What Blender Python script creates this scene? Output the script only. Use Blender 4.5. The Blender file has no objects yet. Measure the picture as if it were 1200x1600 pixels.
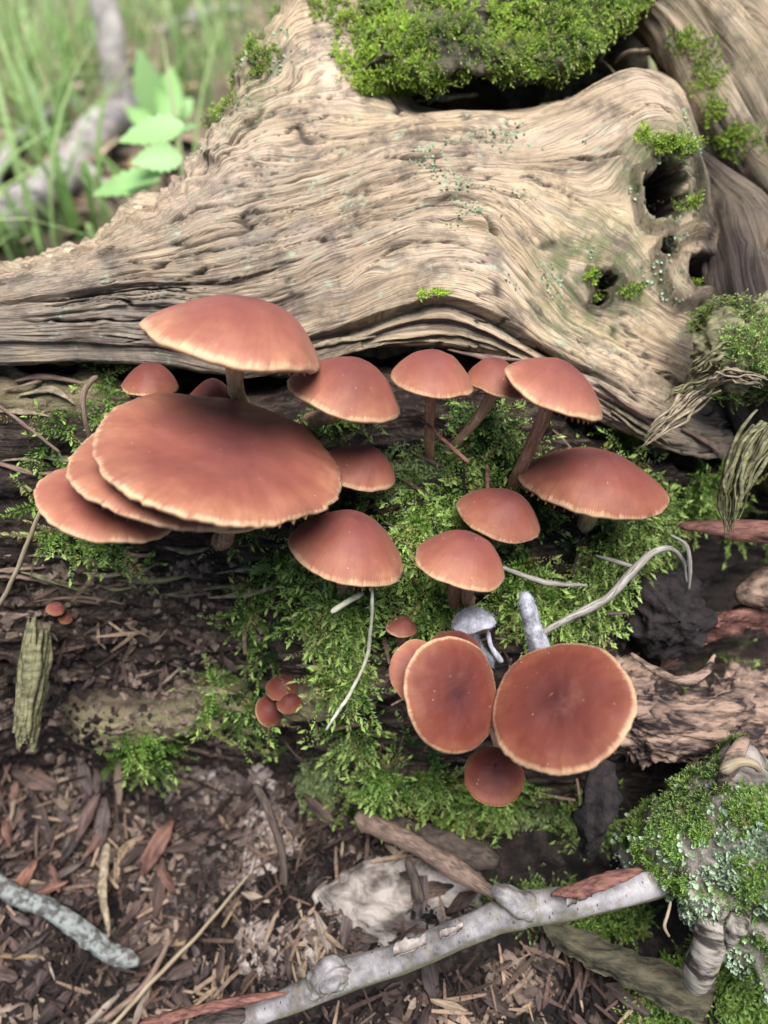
# A weathered fallen log with brown mushrooms on its mossy, rotting flank.
# One Blender unit is one centimetre.
import bpy, math, random
import numpy as np
from mathutils import Vector, Matrix
from mathutils.bvhtree import BVHTree

SC = bpy.context.scene
SC.unit_settings.system = 'METRIC'
SC.unit_settings.scale_length = 0.01
COL = SC.collection
rng = np.random.default_rng(11)
random.seed(11)
rad = math.radians

# ------------------------------------------------------------------ camera
PITCH = rad(40.0)
CAM = np.array([0.0, -15.32, 12.86])
F = 1600 * 26.0 / 36.0                      # focal length in photo pixels
FWD = np.array([0, math.cos(PITCH), -math.sin(PITCH)])
UPV = np.array([0, math.sin(PITCH), math.cos(PITCH)])
RGT = np.array([1.0, 0, 0])
cam_d = bpy.data.cameras.new('camera')
cam_o = bpy.data.objects.new('camera', cam_d)
COL.objects.link(cam_o)
cam_o.location = CAM
cam_o.rotation_euler = (math.pi / 2 - PITCH, 0, 0)
cam_d.sensor_fit = 'VERTICAL'
cam_d.sensor_height = 36.0
cam_d.lens = 26.0
cam_d.clip_start = 0.5
cam_d.clip_end = 6000.0
cam_d.dof.use_dof = True
cam_d.dof.focus_distance = 18.0
cam_d.dof.aperture_fstop = 0.092
SC.camera = cam_o

# ------------------------------------------------------------------ world, sun, exposure
SUN_EL, SUN_AZ = rad(73), rad(160)          # azimuth measured from +y (behind the log) towards +x
w = bpy.data.worlds.new('World')
SC.world = w
w.use_nodes = True
wn = w.node_tree
bg = wn.nodes.get('Background') or wn.nodes.new('ShaderNodeBackground')
sky = wn.nodes.new('ShaderNodeTexSky')
sky.sky_type = 'NISHITA'
sky.sun_disc = False
sky.sun_elevation = SUN_EL
sky.sun_rotation = SUN_AZ
sky.air_density = 1.0
sky.dust_density = 1.0
sky.ozone_density = 1.0
hs = wn.nodes.new('ShaderNodeHueSaturation')
hs.inputs['Saturation'].default_value = 0.95   # a canopy-filtered, milky sky
wn.links.new(sky.outputs[0], hs.inputs['Color'])
wn.links.new(hs.outputs[0], bg.inputs['Color'])
bg.inputs['Strength'].default_value = 0.045
out = wn.nodes.get('World Output') or wn.nodes.new('ShaderNodeOutputWorld')
wn.links.new(bg.outputs[0], out.inputs['Surface'])

sun_d = bpy.data.lights.new('sun', 'SUN')
sun_o = bpy.data.objects.new('sun', sun_d)
COL.objects.link(sun_o)
sun_d.energy = 2.9
sun_d.angle = rad(42)
sun_d.color = (1.0, 0.99, 0.985)
sd = Vector((math.sin(SUN_AZ) * math.cos(SUN_EL), math.cos(SUN_AZ) * math.cos(SUN_EL), math.sin(SUN_EL)))
sun_o.rotation_euler = sd.to_track_quat('Z', 'Y').to_euler()

SC.render.engine = 'CYCLES'
SC.cycles.use_denoising = True
SC.cycles.max_bounces = 6
SC.cycles.diffuse_bounces = 4
SC.cycles.glossy_bounces = 2
SC.cycles.transmission_bounces = 3
SC.cycles.caustics_reflective = False
SC.cycles.caustics_refractive = False
SC.view_settings.view_transform = 'Standard'
SC.view_settings.look = 'None'
SC.view_settings.gamma = 1.0
SC.view_settings.use_curve_mapping = False
SC.view_settings.exposure = 1.75


# ------------------------------------------------------------------ camera maths (places things on real surfaces)
def ray(u, v):
    u = np.asarray(u, float)[..., None]; v = np.asarray(v, float)[..., None]
    return FWD + RGT * (u - 600.0) / F + UPV * (800.0 - v) / F


def at_y(u, v, Y):
    d = ray(u, v)
    t = (np.asarray(Y, float) - CAM[1]) / d[..., 1]
    return CAM + d * t[..., None]


def at_d(u, v, D):
    return CAM + ray(u, v) * np.asarray(D, float)[..., None]


def proj(P):
    d = np.asarray(P, float) - CAM
    z = d @ FWD
    z = np.where(np.abs(z) < 1e-4, 1e-4, z)
    return 600 + F * (d @ RGT) / z, 800 - F * (d @ UPV) / z, z


# ------------------------------------------------------------------ noise
def _hash(ix, iy, iz, seed):
    h = (ix.astype(np.uint32) * np.uint32(374761393) + iy.astype(np.uint32) * np.uint32(668265263)
         + iz.astype(np.uint32) * np.uint32(2246822519) + np.uint32((seed * 3266489917) & 0xffffffff))
    h = (h ^ (h >> np.uint32(13))) * np.uint32(1274126177)
    h = (h ^ (h >> np.uint32(16))) * np.uint32(2654435761)
    h = h ^ (h >> np.uint32(15))
    return h.astype(np.float64) / 2147483648.0 - 1.0


def noise3(x, y, z=0.0, seed=0):
    x, y, z = np.broadcast_arrays(np.asarray(x, float), np.asarray(y, float), np.asarray(z, float))
    xi, yi, zi = np.floor(x).astype(np.int64), np.floor(y).astype(np.int64), np.floor(z).astype(np.int64)
    fx, fy, fz = x - xi, y - yi, z - zi
    fx = fx * fx * fx * (fx * (fx * 6 - 15) + 10)
    fy = fy * fy * fy * (fy * (fy * 6 - 15) + 10)
    fz = fz * fz * fz * (fz * (fz * 6 - 15) + 10)
    r = 0
    for dx in (0, 1):
        wx = fx if dx else 1 - fx
        for dy in (0, 1):
            wy = fy if dy else 1 - fy
            for dz in (0, 1):
                wz = fz if dz else 1 - fz
                r = r + wx * wy * wz * _hash(xi + dx, yi + dy, zi + dz, seed)
    return r


def fbm(x, y, z=0.0, oct=4, seed=0, gain=0.5):
    a, s, r = 1.0, 1.0, 0.0
    for k in range(oct):
        r = r + a * noise3(np.asarray(x) * s, np.asarray(y) * s, np.asarray(z) * s, seed + k * 17)
        a *= gain; s *= 2.03
    return r


def sstep(a, b, x):
    t = np.clip((x - a) / (b - a), 0, 1)
    return t * t * (3 - 2 * t)


def smooth_interp(x, xp, fp):
    """monotone cubic (pchip-like) interpolation"""
    xp = np.asarray(xp, float); fp = np.asarray(fp, float)
    h = np.diff(xp); dl = np.diff(fp) / h
    m = np.zeros_like(fp)
    m[0], m[-1] = dl[0], dl[-1]
    for i in range(1, len(fp) - 1):
        if dl[i - 1] * dl[i] > 0:
            m[i] = 2 * dl[i - 1] * dl[i] / (dl[i - 1] + dl[i])
    x = np.clip(x, xp[0], xp[-1])
    i = np.clip(np.searchsorted(xp, x) - 1, 0, len(h) - 1)
    t = (x - xp[i]) / h[i]
    t2, t3 = t * t, t * t * t
    return (2*t3 - 3*t2 + 1) * fp[i] + (t3 - 2*t2 + t) * h[i] * m[i] + (-2*t3 + 3*t2) * fp[i + 1] + (t3 - t2) * h[i] * m[i + 1]


def pts(s):
    return np.array([[float(a) for a in p.split(',')] for p in s.split()])


def in_poly(u, v, poly):
    p = np.asarray(poly, float); n = len(p)
    r = np.zeros(np.shape(u), bool)
    j = n - 1
    for i in range(n):
        (xi, yi), (xj, yj) = p[i], p[j]
        c = ((yi > v) != (yj > v)) & (u < (xj - xi) * (v - yi) / (yj - yi + 1e-12) + xi)
        r ^= c
        j = i
    return r


# ------------------------------------------------------------------ mesh and object helpers
def mesh_np(name, V, Fc, smooth=True, uv=None, attrs=None):
    """V (n,3); Fc (m,k) array or a list of such arrays; attrs: {name: (n,) float or (n,3) vector}"""
    me = bpy.data.meshes.new(name)
    V = np.ascontiguousarray(V, dtype=np.float32)
    Fl = [np.asarray(f, np.int32) for f in (Fc if isinstance(Fc, list) else [Fc])]
    nl = sum(f.size for f in Fl); nf = sum(len(f) for f in Fl)
    me.vertices.add(len(V)); me.vertices.foreach_set('co', V.ravel())
    li = np.concatenate([f.ravel() for f in Fl])
    me.loops.add(nl); me.loops.foreach_set('vertex_index', li)
    st = []; k = 0
    for f in Fl:
        st.append(k + np.arange(len(f)) * f.shape[1]); k += f.size
    me.polygons.add(nf)
    me.polygons.foreach_set('loop_start', np.concatenate(st).astype(np.int32))
    me.update(calc_edges=True)
    me.polygons.foreach_set('use_smooth', np.full(nf, smooth, bool))
    if uv is not None:
        ul = me.uv_layers.new(name='UVMap')
        ul.data.foreach_set('uv', np.asarray(uv, np.float32)[li].ravel())
    for an, a in (attrs or {}).items():
        a = np.asarray(a, np.float32)
        if a.ndim == 1:
            at = me.attributes.new(an, 'FLOAT', 'POINT'); at.data.foreach_set('value', a)
        else:
            at = me.attributes.new(an, 'FLOAT_VECTOR', 'POINT'); at.data.foreach_set('vector', a.ravel())
    me.validate()
    return me


def obj(name, me, mat=None, parent=None, **props):
    o = bpy.data.objects.new(name, me)
    COL.objects.link(o)
    if mat is not None and me is not None and len(me.materials) == 0:
        me.materials.append(mat)
    if parent is not None:
        o.parent = parent
    for k, val in props.items():
        o[k] = val
    return o


def thing(name, loc, label, category, group=None, me=None, mat=None):
    o = obj(name, me, mat)
    o.location = loc
    o['label'] = label; o['category'] = category
    if group:
        o['group'] = group
    return o


def grid_faces(nu, nv, wrap_u=False):
    """vertex index = j*nu + i"""
    iu = np.arange(nu if wrap_u else nu - 1)
    i, j = np.meshgrid(iu, np.arange(nv - 1))
    i2 = (i + 1) % nu
    a = j * nu + i; b = j * nu + i2; c = (j + 1) * nu + i2; d = (j + 1) * nu + i
    return np.stack([a.ravel(), b.ravel(), c.ravel(), d.ravel()], 1)


def grid_normals(P):
    du = np.gradient(P, axis=1); dv = np.gradient(P, axis=0)
    n = np.cross(du, dv)
    return n / (np.linalg.norm(n, axis=-1, keepdims=True) + 1e-9)


def blur(a, k, axis):
    if k < 1:
        return a
    ker = np.hanning(2 * k + 3)[1:-1]; ker /= ker.sum()
    pad = [(0, 0)] * a.ndim; pad[axis] = (k, k)
    ap = np.pad(a, pad, mode='edge')
    return np.apply_along_axis(lambda m: np.convolve(m, ker, mode='valid'), axis, ap)


def catmull(P, n):
    P = np.asarray(P, float)
    Q = np.vstack([2 * P[0] - P[1], P, 2 * P[-1] - P[-2]])
    seg = len(P) - 1
    t = np.linspace(0, seg - 1e-6, n)
    i = t.astype(int); f = (t - i)[:, None]
    a, b, c, d = Q[i], Q[i + 1], Q[i + 2], Q[i + 3]
    return 0.5 * (2*b + (c - a)*f + (2*a - 5*b + 4*c - d)*f*f + (3*b - a - 3*c + d)*f**3)


def tube(path, radius, sides=10, cap=True, flat=1.0, rough=0.0, rfreq=3.0, seed=0, twist=0.0):
    """path (n,3), radius scalar or (n,). Returns V, F list, uv (along in cm, around 0..1)"""
    P = np.asarray(path, float); n = len(P)
    R = np.broadcast_to(np.asarray(radius, float), (n,))
    T = np.gradient(P, axis=0); T /= np.linalg.norm(T, axis=1, keepdims=True) + 1e-9
    ref = np.array([0, 0, 1.0]) if abs(T[0][2]) < 0.9 else np.array([1.0, 0, 0])
    N = np.zeros_like(P); N[0] = np.cross(T[0], ref); N[0] /= np.linalg.norm(N[0])
    for i in range(1, n):
        v = N[i - 1] - T[i] * (N[i - 1] @ T[i]); N[i] = v / (np.linalg.norm(v) + 1e-9)
    B = np.cross(T, N)
    s = np.concatenate([[0], np.cumsum(np.linalg.norm(np.diff(P, axis=0), axis=1))])
    th = np.linspace(0, 2 * np.pi, sides, endpoint=False)
    tt = th[None, :] + twist * s[:, None]
    c, sn = np.cos(tt), np.sin(tt) * flat
    rr = R[:, None] * np.ones((1, sides))
    if rough:
        rr = rr * (1 + rough * fbm(np.cos(th)[None] * 1.3 + 7, np.sin(th)[None] * 1.3 + 3, s[:, None] * rfreq, 3, seed))
    V = P[:, None] + N[:, None] * (rr * c)[..., None] + B[:, None] * (rr * sn)[..., None]
    uv = np.stack([np.repeat(s[:, None], sides, 1), np.repeat(np.arange(sides)[None] / sides, n, 0)], -1)
    V = V.reshape(-1, 3); uv = uv.reshape(-1, 2)
    Fs = [grid_faces(sides, n, True)]
    if cap:
        V = np.vstack([V, P[0], P[-1]]); uv = np.vstack([uv, [0, .5], [s[-1], .5]])
        a = np.arange(sides); b = (a + 1) % sides
        Fs.append(np.stack([np.full(sides, n * sides), b, a], 1))
        Fs.append(np.stack([np.full(sides, n * sides + 1), (n - 1) * sides + a, (n - 1) * sides + b], 1))
    return V, Fs, uv


# ------------------------------------------------------------------ material helpers
class NT:
    def __init__(s, name):
        s.m = bpy.data.materials.new(name); s.m.use_nodes = True
        s.t = s.m.node_tree; s.t.nodes.clear()
        s.out = s.n('ShaderNodeOutputMaterial')

    def n(s, typ, **kw):
        nd = s.t.nodes.new(typ)
        for k, val in kw.items():
            setattr(nd, k, val)
        return nd

    def link(s, a, b):
        s.t.links.new(a, b)

    def setin(s, nd, key, val):
        if hasattr(val, 'is_output'):
            s.link(val, nd.inputs[key])
        else:
            if isinstance(val, tuple) and len(val) == 3 and nd.inputs[key].type == 'RGBA':
                val = val + (1,)
            nd.inputs[key].default_value = val

    def coord(s, which='Object'):
        return s.n('ShaderNodeTexCoord').outputs[which]

    def attr(s, name, out='Fac', typ='GEOMETRY'):
        return s.n('ShaderNodeAttribute', attribute_name=name, attribute_type=typ).outputs[out]

    def mapv(s, vec, scale=(1, 1, 1), loc=(0, 0, 0)):
        m = s.n('ShaderNodeMapping'); s.link(vec, m.inputs[0])
        m.inputs['Scale'].default_value = scale; m.inputs['Location'].default_value = loc
        return m.outputs[0]

    def noise(s, vec, scale, detail=4, rough=0.55, dist=0.0):
        nd = s.n('ShaderNodeTexNoise'); s.link(vec, nd.inputs['Vector'])
        nd.inputs['Scale'].default_value = scale; nd.inputs['Detail'].default_value = detail
        nd.inputs['Roughness'].default_value = rough; nd.inputs['Distortion'].default_value = dist
        return nd.outputs[0]

    def vor(s, vec, scale, out='Distance', feature='F1'):
        nd = s.n('ShaderNodeTexVoronoi', feature=feature); s.link(vec, nd.inputs['Vector'])
        nd.inputs['Scale'].default_value = scale
        return nd.outputs[out]

    def ramp(s, fac, stops, interp='LINEAR'):
        nd = s.n('ShaderNodeValToRGB'); s.setin(nd, 0, fac)
        e = nd.color_ramp.elements; nd.color_ramp.interpolation = interp
        while len(e) > 1:
            e.remove(e[-1])
        for i, (p, c) in enumerate(stops):
            el = e[0] if i == 0 else e.new(p)
            el.position = p
            if not isinstance(c, tuple):
                c = (c, c, c)
            el.color = tuple(c) + (1,) if len(c) == 3 else c
        return nd.outputs[0]

    def mix(s, fac, a, b, blend='MIX'):
        nd = s.n('ShaderNodeMix', data_type='RGBA', blend_type=blend)
        for k, val in ((0, fac), (6, a), (7, b)):
            if hasattr(val, 'is_output'):
                s.link(val, nd.inputs[k])
            else:
                nd.inputs[k].default_value = (tuple(val) + (1,) if isinstance(val, tuple) and len(val) == 3 else val)
        return nd.outputs[2]

    def math(s, op, a, b=0.0, clamp=False):
        nd = s.n('ShaderNodeMath', operation=op, use_clamp=clamp)
        s.setin(nd, 0, a); s.setin(nd, 1, b)
        return nd.outputs[0]

    def bump(s, height, strength=0.5, dist=0.1, normal=None):
        nd = s.n('ShaderNodeBump'); s.link(height, nd.inputs['Height'])
        nd.inputs['Strength'].default_value = strength; nd.inputs['Distance'].default_value = dist
        if normal is not None:
            s.link(normal, nd.inputs['Normal'])
        return nd.outputs[0]

    def principled(s, color, rough=0.7, normal=None, spec=0.3, **kw):
        p = s.n('ShaderNodeBsdfPrincipled')
        s.setin(p, 'Base Color', color); s.setin(p, 'Roughness', rough)
        p.inputs['Specular IOR Level'].default_value = spec
        if normal is not None:
            s.link(normal, p.inputs['Normal'])
        for k, val in kw.items():
            s.setin(p, k.replace('_', ' '), val)
        return p.outputs[0]

    def leafy(s, color, trans=0.35, rough=0.5, spec=0.3, normal=None):
        """a thin leaf: glossy-diffuse surface that lets some light through"""
        p = s.principled(color, rough, normal, spec)
        t = s.n('ShaderNodeBsdfTranslucent'); s.setin(t, 'Color', color)
        mx = s.n('ShaderNodeMixShader'); mx.inputs[0].default_value = trans
        s.link(p, mx.inputs[1]); s.link(t.outputs[0], mx.inputs[2])
        return mx.outputs[0]

    def done(s, shader):
        s.link(shader, s.out.inputs['Surface'])
        return s.m


def srgb(r, g, b):
    f = lambda c: (c / 255 / 12.92 if c / 255 <= 0.04045 else ((c / 255 + 0.055) / 1.055) ** 2.4)
    return (f(r), f(g), f(b))


#%% MATERIALS
def mat_weathered():
    k = NT('weathered_wood')
    uv = k.n('ShaderNodeUVMap').outputs[0]          # x along the grain, y across it
    ob = k.coord()
    fine = k.noise(k.mapv(uv, (7, 58, 1)), 1.0, 7, 0.66, 0.35)
    mid = k.noise(k.mapv(uv, (2.6, 17, 1), (3, 1, 0)), 1.0, 6, 0.62, 0.5)
    broad = k.noise(k.mapv(uv, (1.2, 5, 1), (7, 4, 0)), 1.0, 4, 0.6, 0.3)
    blot = k.noise(ob, 0.33, 4, 0.6)
    base = k.ramp(broad, [(.32, (.16, .125, .09)), (.44, (.33, .245, .155)), (.54, (.45, .335, .21)), (.64, (.33, .265, .19)), (.74, (.44, .325, .205))])
    base = k.mix(k.ramp(blot, [(.46, 0.), (.62, .75)]), base, (.43, .33, .24))      # pinkish sound wood
    grey = k.attr('grey')
    base = k.mix(k.math('MULTIPLY', grey, k.ramp(k.noise(ob, 0.8, 4), [(.3, .3), (.6, 1.)])), base, (.19, .162, .135))
    base = k.mix(k.ramp(mid, [(.34, .8), (.47, 0.)]), base, (.17, .12, .08))
    base = k.mix(k.ramp(fine, [(.36, .85), (.47, 0.)]), base, (.11, .078, .055))
    hair = k.noise(k.mapv(uv, (12, 130, 1), (1, 7, 0)), 1.0, 5, 0.7, 0.3)
    base = k.mix(k.ramp(fine, [(.54, 0.), (.68, .6)]), base, (.52, .42, .31))
    base = k.mix(k.ramp(hair, [(.38, .7), (.48, 0.)]), base, (.10, .072, .05))
    sta = k.noise(k.mapv(ob, (1, 1, 1), (4, 9, 2)), 0.9, 6, .7)
    base = k.mix(k.ramp(sta, [(.49, 0.), (.64, .75)]), base, (.085, .068, .056))
    base = k.mix(k.math('MULTIPLY', k.attr('crack'), .9), base, (.035, .027, .022))   # dirt in the cracks, with their shade painted in
    lich = k.noise(ob, 1.6, 6, 0.7)
    spot = k.math('MULTIPLY', k.ramp(lich, [(.56, 0.), (.64, .75)]), k.ramp(k.vor(ob, 4.5), [(.28, 1.), (.5, .15)]))
    base = k.mix(spot, base, (.30, .36, .25))
    alg = k.math('MULTIPLY', k.attr('alga'), k.ramp(k.noise(ob, 2.4, 5, .7), [(.38, 0.), (.6, 1.)]))
    base = k.mix(alg, base, (.10, .12, .05))
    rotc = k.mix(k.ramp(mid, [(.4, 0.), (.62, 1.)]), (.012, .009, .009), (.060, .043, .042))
    base = k.mix(k.math('MULTIPLY', k.attr('rot'), .96), base, rotc)      # damp decayed wood, and darkness painted into the knot holes
    h = k.math('ADD', k.math('MULTIPLY', fine, 0.5), k.math('MULTIPLY', mid, 0.6))
    nb = k.bump(h, 1.0, 0.11)
    return k.done(k.principled(base, 0.85, nb, 0.12))


def mat_rotten():
    k = NT('rotten_wood')
    ob = k.coord()
    st = k.noise(k.mapv(ob, (.8, 5, 5)), 1.0, 6, .62, .5)
    big = k.noise(ob, 0.55, 4, .6)
    fine = k.noise(ob, 7, 5, .7)
    c = k.ramp(st, [(.3, (.010, .007, .006)), (.47, (.035, .024, .019)), (.58, (.085, .06, .045)), (.72, (.20, .15, .11))])
    c = k.mix(k.ramp(big, [(.44, 0.), (.6, .85)]), c, (.016, .011, .010))
    c = k.mix(k.ramp(fine, [(.56, 0.), (.7, .6)]), c, (.17, .12, .085))
    c = k.mix(k.math('MULTIPLY', k.attr('pale'), k.ramp(st, [(.3, .35), (.5, 1.)])), c, (.27, .225, .125))
    c = k.mix(k.math('MULTIPLY', k.attr('soil'), .8), c, (.018, .014, .013))  # near-black mix where the mask is set
    nb = k.bump(k.math('ADD', fine, k.math('MULTIPLY', st, 1.5)), 1.0, 0.2)
    return k.done(k.principled(c, 0.8, nb, 0.15))


def mat_ground():
    k = NT('forest_floor')
    ob = k.coord()
    a = k.noise(ob, 0.35, 6, .65)
    b = k.noise(ob, 2.2, 6, .7)
    c = k.ramp(b, [(.3, (.005, .004, .0035)), (.48, (.014, .010, .008)), (.6, (.045, .032, .026)), (.74, (.12, .09, .07))])
    c = k.mix(k.ramp(a, [(.45, 0.), (.62, .7)]), c, (.022, .016, .014))
    ff = k.n('ShaderNodeSeparateXYZ'); k.link(ob, ff.inputs[0])
    c = k.mix(k.ramp(k.math('MULTIPLY', ff.outputs[1], .01), [(.2, 0.), (.5, .8)]), c, (.17, .13, .085))   # tan litter, painted lighter for the brighter open sky behind
    nb = k.bump(b, 1.0, 0.35)
    return k.done(k.principled(c, 0.9, nb, 0.2))


def mat_cap():
    k = NT('mushroom_cap')
    v = k.attr('polar', 'Vector')                   # (cos, sin, radius)
    sp = k.n('ShaderNodeSeparateXYZ'); k.link(v, sp.inputs[0]); r = sp.outputs[2]
    ob = k.coord()
    tone = k.attr('tone', 'Fac', 'OBJECT')          # 0 pale orange .. 1 deep red-brown
    rimw = k.attr('rim', 'Fac', 'OBJECT')           # width of the pale margin
    fib = k.noise(k.mapv(v, (38, 38, 2.2)), 1.0, 4, .6)
    orn = k.n('ShaderNodeObjectInfo').outputs['Random']
    sh_v = k.n('ShaderNodeVectorMath', operation='ADD'); k.link(ob, sh_v.inputs[0])
    cmb = k.n('ShaderNodeCombineXYZ'); k.link(k.math('MULTIPLY', orn, 37.), cmb.inputs[0]); k.link(k.math('MULTIPLY', orn, 91.), cmb.inputs[2]); k.link(cmb.outputs[0], sh_v.inputs[1])
    ob = sh_v.outputs[0]
    clo = k.noise(ob, 1.1, 4, .6)
    wet = k.noise(ob, .7, 5, .65, .6)
    rr = k.math('ADD', r, k.math('MULTIPLY', k.math('SUBTRACT', clo, .5), .62))
    rr = k.math('ADD', rr, k.math('MULTIPLY', k.math('SUBTRACT', fib, .5), .10))
    pale = k.ramp(rr, [(0.0, (.125, .037, .032)), (.2, (.160, .048, .039)), (.65, (.216, .072, .048)), (.9, (.29, .115, .070)), (1.0, (.355, .165, .095))])
    deep = k.ramp(rr, [(0.0, (.046, .012, .011)), (.25, (.074, .0175, .0135)), (.75, (.114, .0265, .0165)), (1.0, (.18, .061, .030))])
    c = k.mix(tone, pale, deep)
    c = k.mix(k.ramp(wet, [(.5, 0.), (.66, .24)]), c, (.07, .022, .02))
    c = k.mix(k.ramp(wet, [(.28, .22), (.40, 0.)]), c, (.27, .11, .075))
    c = k.mix(k.ramp(fib, [(.35, .10), (.55, 0.)]), c, (.06, .022, .016))
    e = k.math('ADD', r, k.math('ADD', k.math('MULTIPLY', k.math('SUBTRACT', fib, .5), .09), k.math('MULTIPLY', k.math('SUBTRACT', clo, .5), .10)))
    e = k.math('DIVIDE', k.math('SUBTRACT', e, k.math('SUBTRACT', 1.0, rimw)), rimw, True)
    c = k.mix(k.ramp(e, [(.1, 0.), (.6, .5), (.92, .95)]), c, (.52, .33, .19))
    sv = k.vor(k.mapv(ob, (1, 1, 1)), 5.2, 'Distance')
    c = k.mix(k.ramp(sv, [(.035, .75), (.06, 0.)]), c, (.08, .03, .025))
    sv2 = k.vor(k.mapv(ob, (1, 1, .6), (3.3, 1.1, .7)), 4.1, 'Distance')
    c = k.mix(k.ramp(sv2, [(.03, .8), (.05, 0.)]), c, (.62, .46, .36))
    h = k.math('ADD', k.math('MULTIPLY', fib, .35), k.math('MULTIPLY', k.noise(ob, 26, 4, .65), .8))
    nb = k.bump(h, .35, .035)
    sh = k.principled(c, .52, nb, .17, Sheen_Weight=.03, Sheen_Roughness=.5, Subsurface_Weight=.08, Subsurface_Scale=.2)
    return k.done(sh)


def mat_stem():
    k = NT('mushroom_stem')
    uv = k.n('ShaderNodeUVMap').outputs[0]; ob = k.coord()
    f = k.noise(k.mapv(uv, (1.6, 16, 1)), 1.0, 5, .65, .4)
    p = k.noise(ob, 5, 4, .6)
    br = k.mix(k.ramp(f, [(.3, 0.), (.65, 1.)]), (.155, .062, .038), (.40, .235, .145))
    pa = k.mix(k.ramp(f, [(.3, 0.), (.6, 1.)]), (.27, .165, .075), (.60, .46, .26))
    c = k.mix(k.attr('pale', 'Fac', 'OBJECT'), br, pa)
    c = k.mix(k.ramp(p, [(.58, 0.), (.72, .6)]), c, (.60, .47, .36))
    return k.done(k.principled(c, .75, k.bump(f, .6, .05), .25))


def mat_simple(name, c1, c2, scale=3.0, rough=.8, bump=.4, bd=.05, stretch=(1, 1, 1), spec=.25, detail=5, lo=.35, hi=.65, space='Object', rnd=0.0):
    k = NT(name)
    if space == 'UV':
        v = k.n('ShaderNodeUVMap').outputs[0]
    else:
        v = k.coord()
    f = k.noise(k.mapv(v, stretch), scale, detail, .62, .3)
    c = k.mix(k.ramp(f, [(lo, 0.), (hi, 1.)]), c1, c2)
    if rnd:
        r = k.n('ShaderNodeObjectInfo').outputs['Random']
        h = k.n('ShaderNodeHueSaturation')
        k.link(c, h.inputs['Color'])
        k.setin(h, 'Value', k.math('ADD', 1 - rnd, k.math('MULTIPLY', r, 2 * rnd)))
        k.setin(h, 'Saturation', k.math('ADD', .75, k.math('MULTIPLY', k.math('FRACT', k.math('MULTIPLY', r, 7.31)), .5)))
        c = h.outputs[0]
    return k.done(k.principled(c, rough, k.bump(f, bump, bd), spec))


def mat_moss(name, dark, light, tipc, trans=.3, rough=.45):
    """tint attribute: x random per sprig, y distance along the sprig, z dryness"""
    k = NT(name)
    v = k.attr('tint', 'Vector')
    sp = k.n('ShaderNodeSeparateXYZ'); k.link(v, sp.inputs[0])
    c = k.mix(sp.outputs[0], dark, light)
    c = k.mix(k.ramp(sp.outputs[1], [(.45, 0.), (1., .75)]), c, tipc)
    c = k.mix(sp.outputs[2], c, (.25, .19, .08))
    return k.done(k.leafy(c, trans, rough, .35))


M = dict(
    wood=mat_weathered(), rotten=mat_rotten(), ground=mat_ground(), cap=mat_cap(), stem=mat_stem(),
    black=mat_simple('black_humus', (.006, .005, .005), (.028, .02, .019), 2.5, bump=1.0, bd=.2, detail=8, rough=.9),
    gill=mat_simple('mushroom_gill', (.20, .10, .05), (.34, .19, .10), 6),
)

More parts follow.
